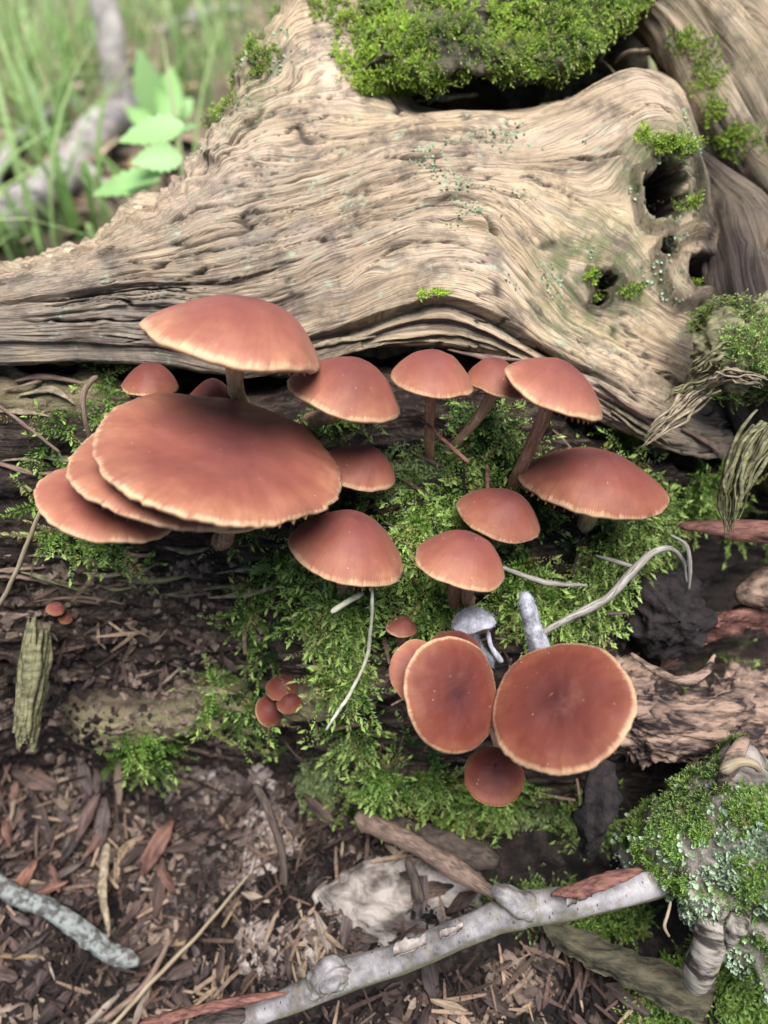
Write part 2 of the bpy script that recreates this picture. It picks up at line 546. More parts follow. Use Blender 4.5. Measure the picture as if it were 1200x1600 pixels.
M.update(
    moss=mat_moss('feather_moss', (.012, .035, .005), (.115, .225, .028), (.40, .54, .14)),
    moss_pale=mat_moss('pale_moss', (.10, .15, .05), (.22, .28, .10), (.36, .42, .20)),
    moss_bright=mat_moss('bright_moss', (.05, .10, .008), (.26, .40, .035), (.52, .64, .12)),
    lichen=mat_moss('lichen', (.11, .18, .08), (.25, .35, .20), (.52, .60, .45), .15, .7),
     twig=mat_simple('grey_root', (.09, .075, .06), (.33, .30, .26), 2.5, stretch=(1, 6, 1), space='UV', bump=.4, bd=.02),
    thread=mat_simple('pale_root', (.30, .28, .20), (.48, .46, .36), 4),
    straw=mat_simple('straw', (.14, .10, .06), (.34, .275, .18), 2.5, stretch=(.6, 8, 1), space='UV'),
    brown_twig=mat_simple('brown_twig', (.07, .045, .035), (.22, .15, .11), 3, stretch=(1, 6, 1), space='UV', bump=.6),
    dark_twig=mat_simple('dark_twig', (.022, .017, .015), (.09, .065, .05), 3, stretch=(1, 6, 1), space='UV', bump=.6),
    chip=mat_simple('wood_chip', (.011, .0075, .007), (.090, .060, .050), 2.2, stretch=(.6, 4, 4), bump=.5, rnd=.45),
    redchip=mat_simple('red_bark_flake', (.035, .016, .013), (.19, .105, .078), 2.0, stretch=(.6, 3, 3), bump=.8, rnd=.3),
    pale_chip=mat_simple('pale_chip', (.10, .068, .046), (.29, .215, .145), 2.2, stretch=(.6, 4, 4), bump=.5, rnd=.3),
    needle=mat_simple('needle_litter', (.02, .013, .011), (.14, .092, .07), 1.3, lo=.4, hi=.6),
    crumb=mat_simple('wood_crumbs', (.006, .0045, .004), (.085, .058, .045), .9, lo=.4, hi=.62),
    stone=mat_simple('pale_stone', (.07, .05, .04), (.36, .30, .25), 1.0, bump=1.0, bd=.12, detail=7),
    bark=mat_simple('shaggy_bark', (.05, .032, .026), (.33, .22, .15), 1.6, stretch=(1, 2.5, 2.5), bump=.9, bd=.12, detail=8),
    rotbark=mat_simple('pinkish_rotten_bark', (.016, .010, .010), (.25, .165, .12), 1.0, stretch=(.6, 3, 3), bump=1.0, bd=.14, detail=9, lo=.42, hi=.60),
    redbark=mat_simple('red_inner_bark', (.055, .022, .018), (.19, .085, .062), 2.4, stretch=(1, 4, 4), bump=.8),
    mould=mat_simple('white_mould', (.17, .165, .18), (.42, .41, .44), 3.5, bump=.5, bd=.08, rough=.95, spec=.1),
    palecrumb=mat_simple('pale_crumbs', (.03, .021, .018), (.24, .182, .15), 1.0, lo=.4, hi=.6),
    grass=None, leaf=None,
    paletrunk=mat_simple('pale_trunk_bark', (.24, .21, .19), (.52, .47, .43), .55, bump=.6, bd=.3, detail=7),
    deadleaf=mat_simple('dead_leaf', (.17, .10, .06), (.46, .34, .23), .9, rnd=.35, bump=.3),
    sapling=mat_simple('sapling_bark', (.15, .13, .12), (.36, .32, .295), .55, bump=.6, bd=.3, detail=7),
    slab=mat_simple('dark_slab_bark', (.02, .018, .012), (.10, .085, .05), 1.4, stretch=(1, 3, 3), bump=.9, bd=.15, detail=7),
    fibre=mat_simple('wood_fibre', (.075, .056, .036), (.27, .215, .14), 2.0, stretch=(2, 2, 2), bump=.6),
    mossfibre=mat_simple('mossy_fibre', (.045, .042, .02), (.18, .165, .085), 2.0, stretch=(1, 3, 3), bump=.8),
)


def mat_birch():
    k = NT('birch_bark')
    uv = k.n('ShaderNodeUVMap').outputs[0]; ob = k.coord()
    a = k.noise(ob, 1.1, 6, .65)
    ringn = k.noise(k.mapv(uv, (6, 3, 1)), 1.0, 5, .6, .3)
    c = k.mix(k.ramp(a, [(.35, 0.), (.6, 1.)]), (.05, .042, .038), (.245, .225, .225))
    c = k.mix(k.ramp(k.noise(ob, 2.6, 6, .7), [(.5, 0.), (.62, .7)]), c, (.13, .12, .075))
    c = k.mix(k.ramp(ringn, [(.55, 0.), (.68, .75)]), c, (.13, .09, .075))
    len_ = k.vor(k.mapv(uv, (5.0, 4.5, 1)), 1.5)
    c = k.mix(k.ramp(len_, [(.10, .95), (.16, 0.)]), c, (.035, .028, .025))
    gn = k.n('ShaderNodeSeparateXYZ'); k.link(k.n('ShaderNodeNewGeometry').outputs['Normal'], gn.inputs[0])
    und = k.ramp(k.math('ADD', k.math('MULTIPLY', gn.outputs[2], .5), k.math('MULTIPLY', a, .5)), [(.25, .8), (.5, 0.)])
    c = k.mix(und, c, (.13, .12, .055))        # green algae on the damp side
    return k.done(k.principled(c, .55, k.bump(k.math('ADD', ringn, a), .5, .05), .4))


def mat_tinted(name, c1, c2, c3, rough=.85):
    """each small piece gets its own colour from its tint attribute"""
    k = NT(name)
    sp = k.n('ShaderNodeSeparateXYZ'); k.link(k.attr('tint', 'Vector'), sp.inputs[0])
    c = k.ramp(sp.outputs[0], [(.05, c1), (.55, c2), (1., c3)])
    f = k.noise(k.coord(), 6, 4, .65)
    c = k.mix(k.ramp(f, [(.35, .5), (.55, 0.)]), c, c1)
    return k.done(k.principled(c, rough, k.bump(f, .6, .05), .12))


def mat_green(name, dark, light, trans=.45):
    k = NT(name)
    v = k.attr('tint', 'Vector')
    sp = k.n('ShaderNodeSeparateXYZ'); k.link(v, sp.inputs[0])
    c = k.mix(sp.outputs[0], dark, light)
    c = k.mix(sp.outputs[2], c, (.42, .34, .20))
    return k.done(k.leafy(c, trans, .45, .4))


M['birch'] = mat_birch()
M['birchpaper'] = mat_simple('papery_birch_bark', (.09, .07, .06), (.29, .25, .22), 3, rough=.6, bump=.3)
M['palestone'] = mat_simple('mottled_stone', (.06, .047, .04), (.30, .255, .22), .9, bump=1.0, bd=.2, detail=9, stretch=(1, 1, 2.2), lo=.40, hi=.6)
M['lichenbark'] = mat_simple('lichen_crusted_bark', (.06, .056, .05), (.19, .20, .185), 3.4, stretch=(1, 1, 1), bump=1.0, bd=.12, detail=7, lo=.42, hi=.56)
M['ringbark'] = mat_simple('ringed_bark', (.025, .02, .017), (.25, .215, .18), 1.0, stretch=(4.2, 1.6, 1), space='UV', bump=1.0, bd=.1, detail=8, lo=.43, hi=.55)
M['needle'] = mat_tinted('needle_litter', (.012, .008, .007), (.085, .052, .04), (.26, .18, .12))
M['crumb'] = mat_tinted('wood_crumbs', (.006, .0045, .004), (.045, .031, .025), (.20, .145, .11))
M['palecrumb'] = mat_tinted('pale_crumbs', (.025, .018, .016), (.15, .112, .095), (.34, .275, .235))
M['grass'] = mat_green('grass_blades', (.12, .24, .05), (.42, .57, .23), .5)
M['leaf'] = mat_green('broad_leaf', (.16, .36, .06), (.32, .52, .20))

#%% LOG
U0, U1, DU = -330.0, 1530.0, 2.4
us = np.arange(U0, U1, DU)


def row(spec):
    p = pts(spec)
    return smooth_interp(us, p[:, 0], p[:, 1])


lip_v = row('-330,588 0,574 120,570 230,566 330,580 400,590 470,580 520,566 610,549 700,548 800,572 900,640 960,672 1050,706 1120,716 1250,660 1530,600')
lip_y = row('-330,1.2 0,1.9 200,2.6 350,3.0 500,2.7 600,2.3 700,2.2 800,2.0 900,1.7 1000,1.5 1100,2.0 1200,3.4 1530,5.5')
k1_v = row('-330,535 0,522 230,528 330,540 400,545 480,528 560,500 620,476 690,460 760,480 830,520 900,562 960,594 1040,640 1120,660 1250,600 1530,540')
k1_y = row('-330,1.3 0,2.0 200,2.7 350,3.1 500,2.9 600,2.6 700,2.5 800,2.3 900,2.0 1000,2.0 1100,2.8 1200,4.2 1530,6.2')
k2_v = row('-330,480 0,468 120,455 230,440 330,440 420,420 500,390 570,360 630,338 700,322 770,332 820,378 860,440 900,488 960,520 1040,552 1100,585 1150,600 1250,520 1530,450')
k2_y = row('-330,2.0 0,2.7 200,3.2 400,3.7 600,4.5 700,4.8 800,4.7 900,4.2 1000,4.0 1100,4.3 1200,5.4 1530,7.5')
k3_v = row('-330,450 0,436 120,408 230,374 300,345 400,322 500,290 600,262 700,252 800,250 900,244 960,228 1020,212 1070,245 1100,320 1120,430 1160,520 1260,400 1530,330')
k3_y = row('-330,2.8 0,3.6 200,4.3 300,4.9 400,5.4 500,5.8 600,6.2 700,6.5 800,6.7 900,7.0 1000,7.1 1080,6.8 1150,6.6 1250,8 1530,10')
k4_v = row('-330,436 0,420 60,404 120,384 180,355 240,318 300,275 350,225 430,190 550,178 700,176 800,176 880,160 940,130 1000,110 1050,134 1085,200 1110,300 1135,420 1180,490 1260,340 1530,260')
k4_y = row('-330,3.5 0,4.5 150,5.0 300,6.4 430,7.6 600,8.4 700,8.8 800,9.0 900,9.0 1000,9.2 1080,8.8 1150,8.0 1250,9.5 1530,12')
k5_v = row('-330,427 0,410 60,394 120,374 180,345 240,304 270,284 290,262 300,240 345,160 385,78 430,20 470,-40 540,-60 600,60 660,172 750,182 860,182 930,160 970,128 1010,116 1060,128 1110,200 1160,300 1260,250 1530,200')
k5_y = row('-330,4.2 0,5.3 150,5.9 240,6.6 300,8.2 345,9.0 385,9.8 430,11 500,12.5 600,13 660,13.5 750,14 950,14 1010,13 1100,13 1200,13 1530,16')

ctrl = []
lipP = at_y(us, lip_v, lip_y)
ctrl.append(lipP + np.array([0, 5.5, -1.6]))
ctrl.append(lipP + np.array([0, 2.2, -0.35]))
ctrl.append(lipP)
for vv, yy in ((k1_v, k1_y), (k2_v, k2_y), (k3_v, k3_y), (k4_v, k4_y), (k5_v, k5_y)):
    ctrl.append(at_y(us, vv, yy))
ctrl.append(ctrl[-1] + np.array([0, 3.0, -1.2]))
ctrl.append(ctrl[-1] + np.array([0, 2.5, -4.0]))
c9 = ctrl[-1].copy(); c9[:, 2] = -12.0; c9[:, 1] += 1.5
ctrl.append(c9)
ctrl = np.array(ctrl)                                 # (11, nu, 3)
knot = np.array([-2.2, -0.8, 0, 1, 2, 3, 4, 5, 5.7, 6.5, 7.5])   # level of each row
npr = [10, 10, 40, 64, 64, 56, 64, 12, 10, 8]
tl = np.concatenate([np.linspace(knot[i], knot[i + 1], npr[i], endpoint=False) for i in range(10)] + [[knot[-1]]])
# Catmull-Rom through the rows, per column
seg = np.clip(np.searchsorted(knot, tl, side='right') - 1, 0, 9)
f = ((tl - knot[seg]) / (knot[seg + 1] - knot[seg]))[:, None, None]
Q = np.concatenate([[2 * ctrl[0] - ctrl[1]], ctrl, [2 * ctrl[-1] - ctrl[-2]]])
A_, B_, C_, D_ = Q[seg], Q[seg + 1], Q[seg + 2], Q[seg + 3]
tau = 0.35
LP = ((2*f**3 - 3*f**2 + 1) * B_ + (f**3 - 2*f**2 + f) * tau * (C_ - A_) + (-2*f**3 + 3*f**2) * C_ + (f**3 - f**2) * tau * (D_ - B_))
LP = blur(LP, 5, 1); LP = blur(LP, 2, 0)
NV, NU = LP.shape[:2]
pu, pv, pd = proj(LP)
g = np.repeat(tl[:, None], NU, 1)                     # grain level
arc = np.concatenate([np.zeros((NV, 1)), np.cumsum(np.linalg.norm(np.diff(LP, axis=1), axis=2), axis=1)], 1)
arc = blur(arc, 12, 0)
# knots: the grain is deflected round them
KN = [  # u, v, a_u, a_v, hole depth, swell
    (1082, 408, 40, 46, .0, .22), (1042, 296, 38, 48, 5.5, .10), (1093, 424, 21, 25, 3.0, .10), (1040, 388, 12, 12, 2.0, .06),
    (946, 438, 20, 15, 2.2, .04), (941, 466, 13, 9, 1.6, .03)]
gd = g.copy(); hole = np.zeros_like(g); swell = np.zeros_like(g); ring = np.zeros_like(g)
for (ku, kv, au, av, dep, sw) in KN:
    dx, dy = (pu - ku) / au, (pv - kv) / av
    r = np.sqrt(dx * dx + dy * dy) + 1e-6
    th = np.arctan2(dy, dx)
    rw = r * (1 +   .26 * noise3(np.cos(th) * 1.6 + ku, np.sin(th) * 1.6, 0, 5) + .05 * noise3(np.cos(th) * 5 + ku, np.sin(th) * 5, 0, 6))
    infl = np.exp(-np.maximum(r - 1, 0) / 1.1)
    lvl = -dy * (av / 95.0)
    gd += np.where(r > .9, -lvl * np.clip(1 / (r * r), 0, 1) * .95, 0) * sstep(4.5, 2.0, r)
    # growth rings close to the knot
    rk = sstep(1.6, 1.15, rw)
    gd = gd * (1 - rk) + rk * (r * av / 62.0 + ku * .01)
    if dep:
        hole -= dep * sstep(1.0, .62, rw)
    swell += sw * np.exp(-((r - 1.25) / .45) ** 2)
    ring = np.maximum(ring, sstep(2.0, 1.1, r))
sx = arc
gw = gd + .07 * fbm(sx * .35, gd * 1.5, 0, 3, 3) + .02 * fbm(sx * 1.2, gd * 5, 0, 2, 9)
onlog = sstep(-.35, .15, g) * sstep(6.2, 5.2, g)
zone = .75 + .5 * fbm(sx * .12, gd * .9, 4, 2, 40)
r1 = noise3(gw * 3.3, sx * .16, 0, 21)
r2 = noise3(gw * 8.5, sx * .28, 0, 22)
r3 = noise3(gw * 19, sx * .9, 0, 23)
r4 = noise3(gw * 42, sx * 1.5, 0, 24)
r5 = fbm(sx * 2.2, gw * 16, 0, 3, 25)
r6 = noise3(gw * 70, sx * 2.2, 0, 26)
disp = .040 * r1 + .018 * (1 - 2 * np.abs(r2)) + .020 * r3 + .020 * r4 + .018 * r5 + .012 * r6
# open cracks that follow the grain
crack = np.zeros_like(gd)
for sd_, fr, wd, dp in ((31, 4.2, .030, .24), (32, 7.5, .045, .17), (33, 13., .07, .12), (34, 22., .10, .07)):
    c = noise3(gw * fr + .12 * noise3(sx * 3, gw * 9, 0, 50), sx * .15 * fr ** .35, 0, sd_)
    m = sstep(.05, .35, noise3(sx * .22, gd * 2.2, 1, sd_ + 9))
    disp -= dp * m * np.exp(-(c / wd) ** 2)
    crack = np.maximum(crack, m * np.exp(-(c / wd) ** 2) * (1 if fr < 20 else .7))
disp *= zone
# long drying checks that split the face along the grain
jx = 5 * noise3(sx * .9, gd * 6, 5, 61) + 2.5 * noise3(sx * 3.1, gd * 14, 5, 62)
for line, wpx, dep in [('585,256 640,250 700,250 745,243', 2.6, .20), ('180,402 260,396 340,388 450,372', 3.0, .24), ('430,212 480,190 530,180 570,182', 2.4, .18), ('600,352 660,322 720,318 780,352 830,420 850,452', 2.6, .20),
                       ('10,470 100,462 190,452 300,448', 3.2, .26), ('890,252 935,250 975,243', 2.8, .22), ('560,420 630,385 700,372 770,395', 2.4, .18), ('1000,560 1040,590 1090,618', 3.0, .25), ('60,500 160,500 250,506', 2.6, .2),
                       ('330,340 400,332 470,318', 2.2, .16), ('640,220 720,222 800,222', 2.2, .15), ('880,520 940,556 1010,600', 2.6, .2), ('980,190 1015,170 1050,185 1065,230', 2.6, .2), ('720,290 780,296 840,310', 2.2, .15), ('240,360 300,330 370,318', 2.4, .16)]:
    L_ = catmull(pts(line), 40); dmin = np.full(pu.shape, 1e9); tmin = np.zeros(pu.shape)
    bx = (pu > L_[:, 0].min() - 12) & (pu < L_[:, 0].max() + 12) & (pv > L_[:, 1].min() - 25) & (pv < L_[:, 1].max() + 25) & (g > -.1) & (g < 5)
    qx, qy = pu[bx], (pv + jx)[bx]
    A0, A1_ = L_[:-1], L_[1:]
    best = np.full(qx.shape, 1e9); bt = np.zeros(qx.shape)
    for k in range(len(A0)):
        ab = A1_[k] - A0[k]; tt_ = np.clip(((qx - A0[k][0]) * ab[0] + (qy - A0[k][1]) * ab[1]) / (ab @ ab), 0, 1)
        d2 = np.hypot(qx - A0[k][0] - tt_ * ab[0], qy - A0[k][1] - tt_ * ab[1])
        m_ = d2 < best; best[m_] = d2[m_]; bt[m_] = ((k + tt_) / len(A0))[m_]
    ww = wpx * np.sin(np.pi * np.clip(bt, .02, .98)) ** .6 * (.7 + .5 * noise3(bt * 14, wpx * 7, dep * 31, 63))
    k_ = np.exp(-(best / np.maximum(ww, .3)) ** 2)
    disp[bx] -= dep * k_ - .05 * np.exp(-((best - 2.2 * wpx) / (1.6 * wpx)) ** 2) * np.sin(np.pi * bt)
    crack[bx] = np.maximum(crack[bx], k_)
# stepped plates above the lower lip and under the chevron
def ledge(level, u_a, u_b, drop, w=.02):
    m = sstep(u_a, u_a + 90, pu) * sstep(u_b, u_b - 90, pu)
    lv = level + .05 * fbm(sx * .5, level * 7, 2, 3, int(level * 100))
    return -drop * m * sstep(lv, lv - w * 2, gd) * sstep(lv - .55, lv - .02, gd)
disp += ledge(1.02, 430, 960, .55) + ledge(.62, 500, 1050, .30) + ledge(.34, 560, 1120, .22)
disp += ledge(2.35, 560, 880, .16) + ledge(1.9, 620, 900, .16) + ledge(2.75, 150, 700, .12) + ledge(1.55, 0, 520, .12)
disp += ledge(.75, -330, 330, .14) + ledge(2.0, -330, 480, .13) + ledge(3.6, 300, 800, .10)
# ragged lower lip, crumbling upper left shoulder
rough = sstep(430, 330, pu) * sstep(2.9, 4.2, g) + .6 * sstep(4.3, 5, g) * sstep(560, 430, pu)
disp += rough * .24 * fbm(LP[..., 0] * .8, LP[..., 1] * .8, LP[..., 2] * 1.6, 5, 60, .6)
disp += .12 * fbm(LP[..., 0] * .35, LP[..., 1] * .35, LP[..., 2] * .35, 3, 70)
disp -= .25 * sstep(.12, 0., np.abs(g)) * (noise3(sx * 1.1, 0, 0, 77) > .2)
disp = disp * (.25 + .75 * onlog) + swell
holeI = hole
Nn = grid_normals(LP)
Nn = blur(blur(Nn, 8, 1), 5, 0); Nn /= np.linalg.norm(Nn, axis=-1, keepdims=True)
toC = CAM - LP
if np.mean(np.sum(Nn * toC, -1)[NV // 3]) < 0:
    Nn = -Nn
LD = LP + Nn * disp[..., None]
# knot holes go into the wood
inw = -Nn * .7 + np.array([0, .45, -.25])
LD = LD + inw * (-holeI)[..., None]
grey = sstep(4.4, 1.4, g + .9 * fbm(sx * .2, g * .6, 0, 2, 90)) * sstep(820, 250, pu) * .95 + .55 * sstep(1000, 1090, pu) * sstep(360, 480, pv)
rot = sstep(.1, .5, -hole)  # shade inside the knot holes, painted into the colour
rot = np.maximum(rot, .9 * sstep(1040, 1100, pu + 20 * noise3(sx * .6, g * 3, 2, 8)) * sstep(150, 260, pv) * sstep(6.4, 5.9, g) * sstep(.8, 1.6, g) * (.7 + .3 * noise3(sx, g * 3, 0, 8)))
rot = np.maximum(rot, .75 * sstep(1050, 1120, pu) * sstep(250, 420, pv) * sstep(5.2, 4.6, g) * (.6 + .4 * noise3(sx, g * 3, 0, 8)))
rot = np.maximum(rot, .65 * sstep(-.05, -.5, g))  # colour darkened below the lower lip
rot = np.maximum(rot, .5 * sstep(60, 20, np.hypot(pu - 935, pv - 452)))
alga = np.maximum(sstep(150, 40, np.hypot(pu - 935, pv - 430)), sstep(120, 40, np.hypot(pu - 1045, pv - 270))) * .9
alga = np.maximum(alga, .9 * sstep(70, 20, np.hypot(pu - 985, pv - 450)))
alga = np.maximum(alga, .75 * sstep(470, 380, pu) * sstep(260, 100, pv) * sstep(3.4, 4.4, g))
log_uv = np.stack([sx / 10.0, gw], -1)
Vl = LD.reshape(-1, 3); Fl = grid_faces(NU, NV)
fallen_log = obj('fallen_log', None)
fallen_log['label'] = 'big weathered fallen log with swirling bare grain and knot holes'
fallen_log['category'] = 'log'
me = mesh_np('weathered_wood', Vl, Fl, True, log_uv.reshape(-1, 2), dict(grey=np.clip(grey, 0, 1).ravel(), rot=np.clip(rot, 0, 1).ravel(), alga=np.clip(alga, 0, 1).ravel(), crack=np.clip(crack, 0, 1).ravel()))
obj('bare_wood', me, M['wood'], fallen_log)

#%% FLANK
BU0, BU1, BDU = -420.0, 1620.0, 3.6
bus = np.arange(BU0, BU1, BDU)


def brow(spec):
    p = pts(spec)
    return smooth_interp(bus, p[:, 0], p[:, 1])


bl_v = smooth_interp(bus, us[::20], lip_v[::20]); bl_y = smooth_interp(bus, us[::20], lip_y[::20])
rows = [
    (bl_v + 8, bl_y + 2.0), (bl_v + 36, bl_y + .55),
    (brow('-420,690 0,680 200,690 400,690 600,680 800,700 900,760 1000,780 1100,790 1300,760 1620,740'),
     brow('-420,.8 0,1.0 200,1.3 400,1.5 600,1.5 800,1.4 900,1.2 1000,1.5 1100,2.4 1200,3.2 1620,4')),
    (brow('-420,830 600,800 900,840 1100,860 1620,840'),
     brow('-420,-.4 0,-.1 200,.3 400,.2 600,-.1 800,-.2 900,0. 1000,.6 1080,1.8 1200,2.6 1620,3.2')),
    (brow('-420,960 300,950 600,960 900,985 1620,980'),
     brow('-420,-.9 0,-.6 200,-.3 400,-.6 600,-1.5 800,-1.6 900,-1.4 1000,-.7 1080,0.4 1200,.9 1620,1.2')),
    (brow('-420,1090 0,1090 300,1090 600,1100 900,1110 1620,1110'),
     brow('-420,-1.6 0,-1.3 200,-1.2 400,-1.6 600,-2.6 800,-2.8 900,-2.6 1000,-1.9 1100,-1.5 1620,-1.4')),
    (brow('-420,1150 0,1150 300,1150 600,1200 900,1230 1100,1230 1620,1230'),
     brow('-420,-1.5 0,-1.2 200,-1.1 400,-1.7 600,-3.1 800,-3.4 900,-3.5 1000,-3.4 1200,-3.2 1620,-3.2')),
    (brow('-420,1260 0,1250 300,1250 600,1290 700,1320 900,1420 1050,1480 1200,1500 1620,1500'),
     brow('-420,-1.7 0,-1.4 200,-1.3 400,-2.0 600,-3.4 700,-3.7 900,-5.0 1050,-5.6 1200,-5.6 1620,-5.6')),
]
bc = [at_y(bus, a, b) for a, b in rows]
last = bc[-1].copy(); last[:, 1] -= .6; last[:, 2] = -12.5
bc.append(last)
bc = np.array(bc)
bk = np.arange(len(bc), dtype=float)
tb = np.concatenate([np.linspace(i, i + 1, n, endpoint=False) for i, n in enumerate([10, 24, 40, 44, 44, 26, 34, 12])] + [[bk[-1]]])
sg = np.clip(tb.astype(int), 0, len(bc) - 2); f = (tb - sg)[:, None, None]
Q = np.concatenate([[2 * bc[0] - bc[1]], bc, [2 * bc[-1] - bc[-2]]])
A_, B_, C_, D_ = Q[sg], Q[sg + 1], Q[sg + 2], Q[sg + 3]
BP = ((2*f**3 - 3*f**2 + 1) * B_ + (f**3 - 2*f**2 + f) * .45 * (C_ - A_) + (-2*f**3 + 3*f**2) * C_ + (f**3 - f**2) * .45 * (D_ - B_))
BP = blur(blur(BP, 8, 1), 3, 0)
bu, bv, bd = proj(BP)
Nb = grid_normals(BP)
if np.mean(np.sum(Nb * (CAM - BP), -1)) < 0:
    Nb = -Nb
X, Y_, Z = BP[..., 0], BP[..., 1], BP[..., 2]
lam = noise3(X * .28, Y_ * 1.1, Z * 1.9 + .5 * noise3(X * .4, 0, Z * .5, 2), 101)
bdsp = .30 * fbm(X * .55, Y_ * .55, Z * .55, 4, 100) + .22 * (1 - 2 * np.abs(lam)) + .12 * fbm(X * .9, Y_ * 3, Z * 4.5, 3, 102) + .05 * fbm(X * 4, Y_ * 6, Z * 6, 2, 103)
# the hollow under the log at the right, the decayed band at the left
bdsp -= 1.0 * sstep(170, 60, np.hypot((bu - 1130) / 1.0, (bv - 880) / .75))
# ledge of pale wood low on the left
pale = sstep(38, 14, np.abs(bv - 1098 + (bu - 300) * .07 + 14 * noise3(bu * .012, 0, 0, 3))) * sstep(90, 150, bu) * sstep(640, 520, bu)
bdsp += .75 * pale
pale2 = sstep(34, 12, np.abs(bv - 622 + 12 * noise3(bu * .02, 1, 0, 4))) * sstep(210, 130, bu)
bdsp += .35 * pale2
pale3 = sstep(40, 10, np.abs(bv - 905)) * sstep(260, 180, bu) * sstep(30, 90, bu) * .5
soil = np.maximum(sstep(150, 50, np.hypot((bu - 1100) / 1.1, (bv - 900) / 1.1)), .6 * sstep(60, 10, np.abs(bv - 770)) * sstep(330, 120, bu))  # near-black in the right hollow and along a band at the left
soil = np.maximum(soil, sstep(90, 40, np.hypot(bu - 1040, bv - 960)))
BD = BP + Nb * bdsp[..., None]
Vb = BD.reshape(-1, 3)
NBV, NBU = BP.shape[:2]
Fb = grid_faces(NBU, NBV)
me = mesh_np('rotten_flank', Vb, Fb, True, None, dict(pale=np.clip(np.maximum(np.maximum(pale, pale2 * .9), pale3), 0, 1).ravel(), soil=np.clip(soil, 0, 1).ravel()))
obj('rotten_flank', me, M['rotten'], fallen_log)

#%% GROUND
def warp_axis(n, near, far):
    t = np.linspace(-1, 1, n)
    return np.sign(t) * (np.abs(t) * near + np.abs(t) ** 6 * far)


gx = warp_axis(301, 42, 2500); gy = warp_axis(301, 42, 2500) - 4


def ground_z(x, y):
    z = -9.6 + .55 * fbm(x * .16, y * .16, 0, 3, 200) + .22 * fbm(x * .8, y * .8, 0, 3, 201)
    z = z - 2.6 * sstep(1, -9, x) * sstep(1, -4, y)
    z = z - .42 * np.maximum(0, -4.5 - y) * sstep(-30, -16, y)
    z = z + 1.2 * sstep(10, 26, y) + 1.6 * fbm(x * .03, y * .03, 0, 2, 203) * sstep(14, 50, np.hypot(x, y))
    return z


GX, GY = np.meshgrid(gx, gy)
GV = np.stack([GX, GY, ground_z(GX, GY)], -1).reshape(-1, 3)
GF = grid_faces(301, 301)
obj('ground', mesh_np('ground', GV, GF), M['ground'], None, kind='structure', label='brown forest floor of rotted wood, needles and soil around the log')


# surface queries, for setting things down where they grow or lie
def bvh_of(V, nu, nv, step):
    ii = np.arange(0, nu, step); jj = np.arange(0, nv, step)
    S = V.reshape(nv, nu, 3)[np.ix_(jj, ii)]
    return BVHTree.FromPolygons(S.reshape(-1, 3).tolist(), grid_faces(len(ii), len(jj)).tolist())


BVH_L, BVH_B, BVH_G = bvh_of(Vl, NU, NV, 3), bvh_of(Vb, NBU, NBV, 2), bvh_of(GV, 301, 301, 1)


def surf(u, v, which='lbg'):
    """first surface met through a photo pixel -> point, normal, axis depth"""
    d = Vector(ray(u, v)); dn = d.normalized()
    best = None
    for k, t in (('l', BVH_L), ('b', BVH_B), ('g', BVH_G)):
        if k in which:
            h = t.ray_cast(Vector(CAM), dn)
            if h[0] is not None and (best is None or h[3] < best[2]):
                best = (h[0], h[1], h[3])
    if best is None:
        return None
    p, n, L = best
    if n.dot(dn) > 0:
        n = -n
    return np.array(p), np.array(n), L / d.length


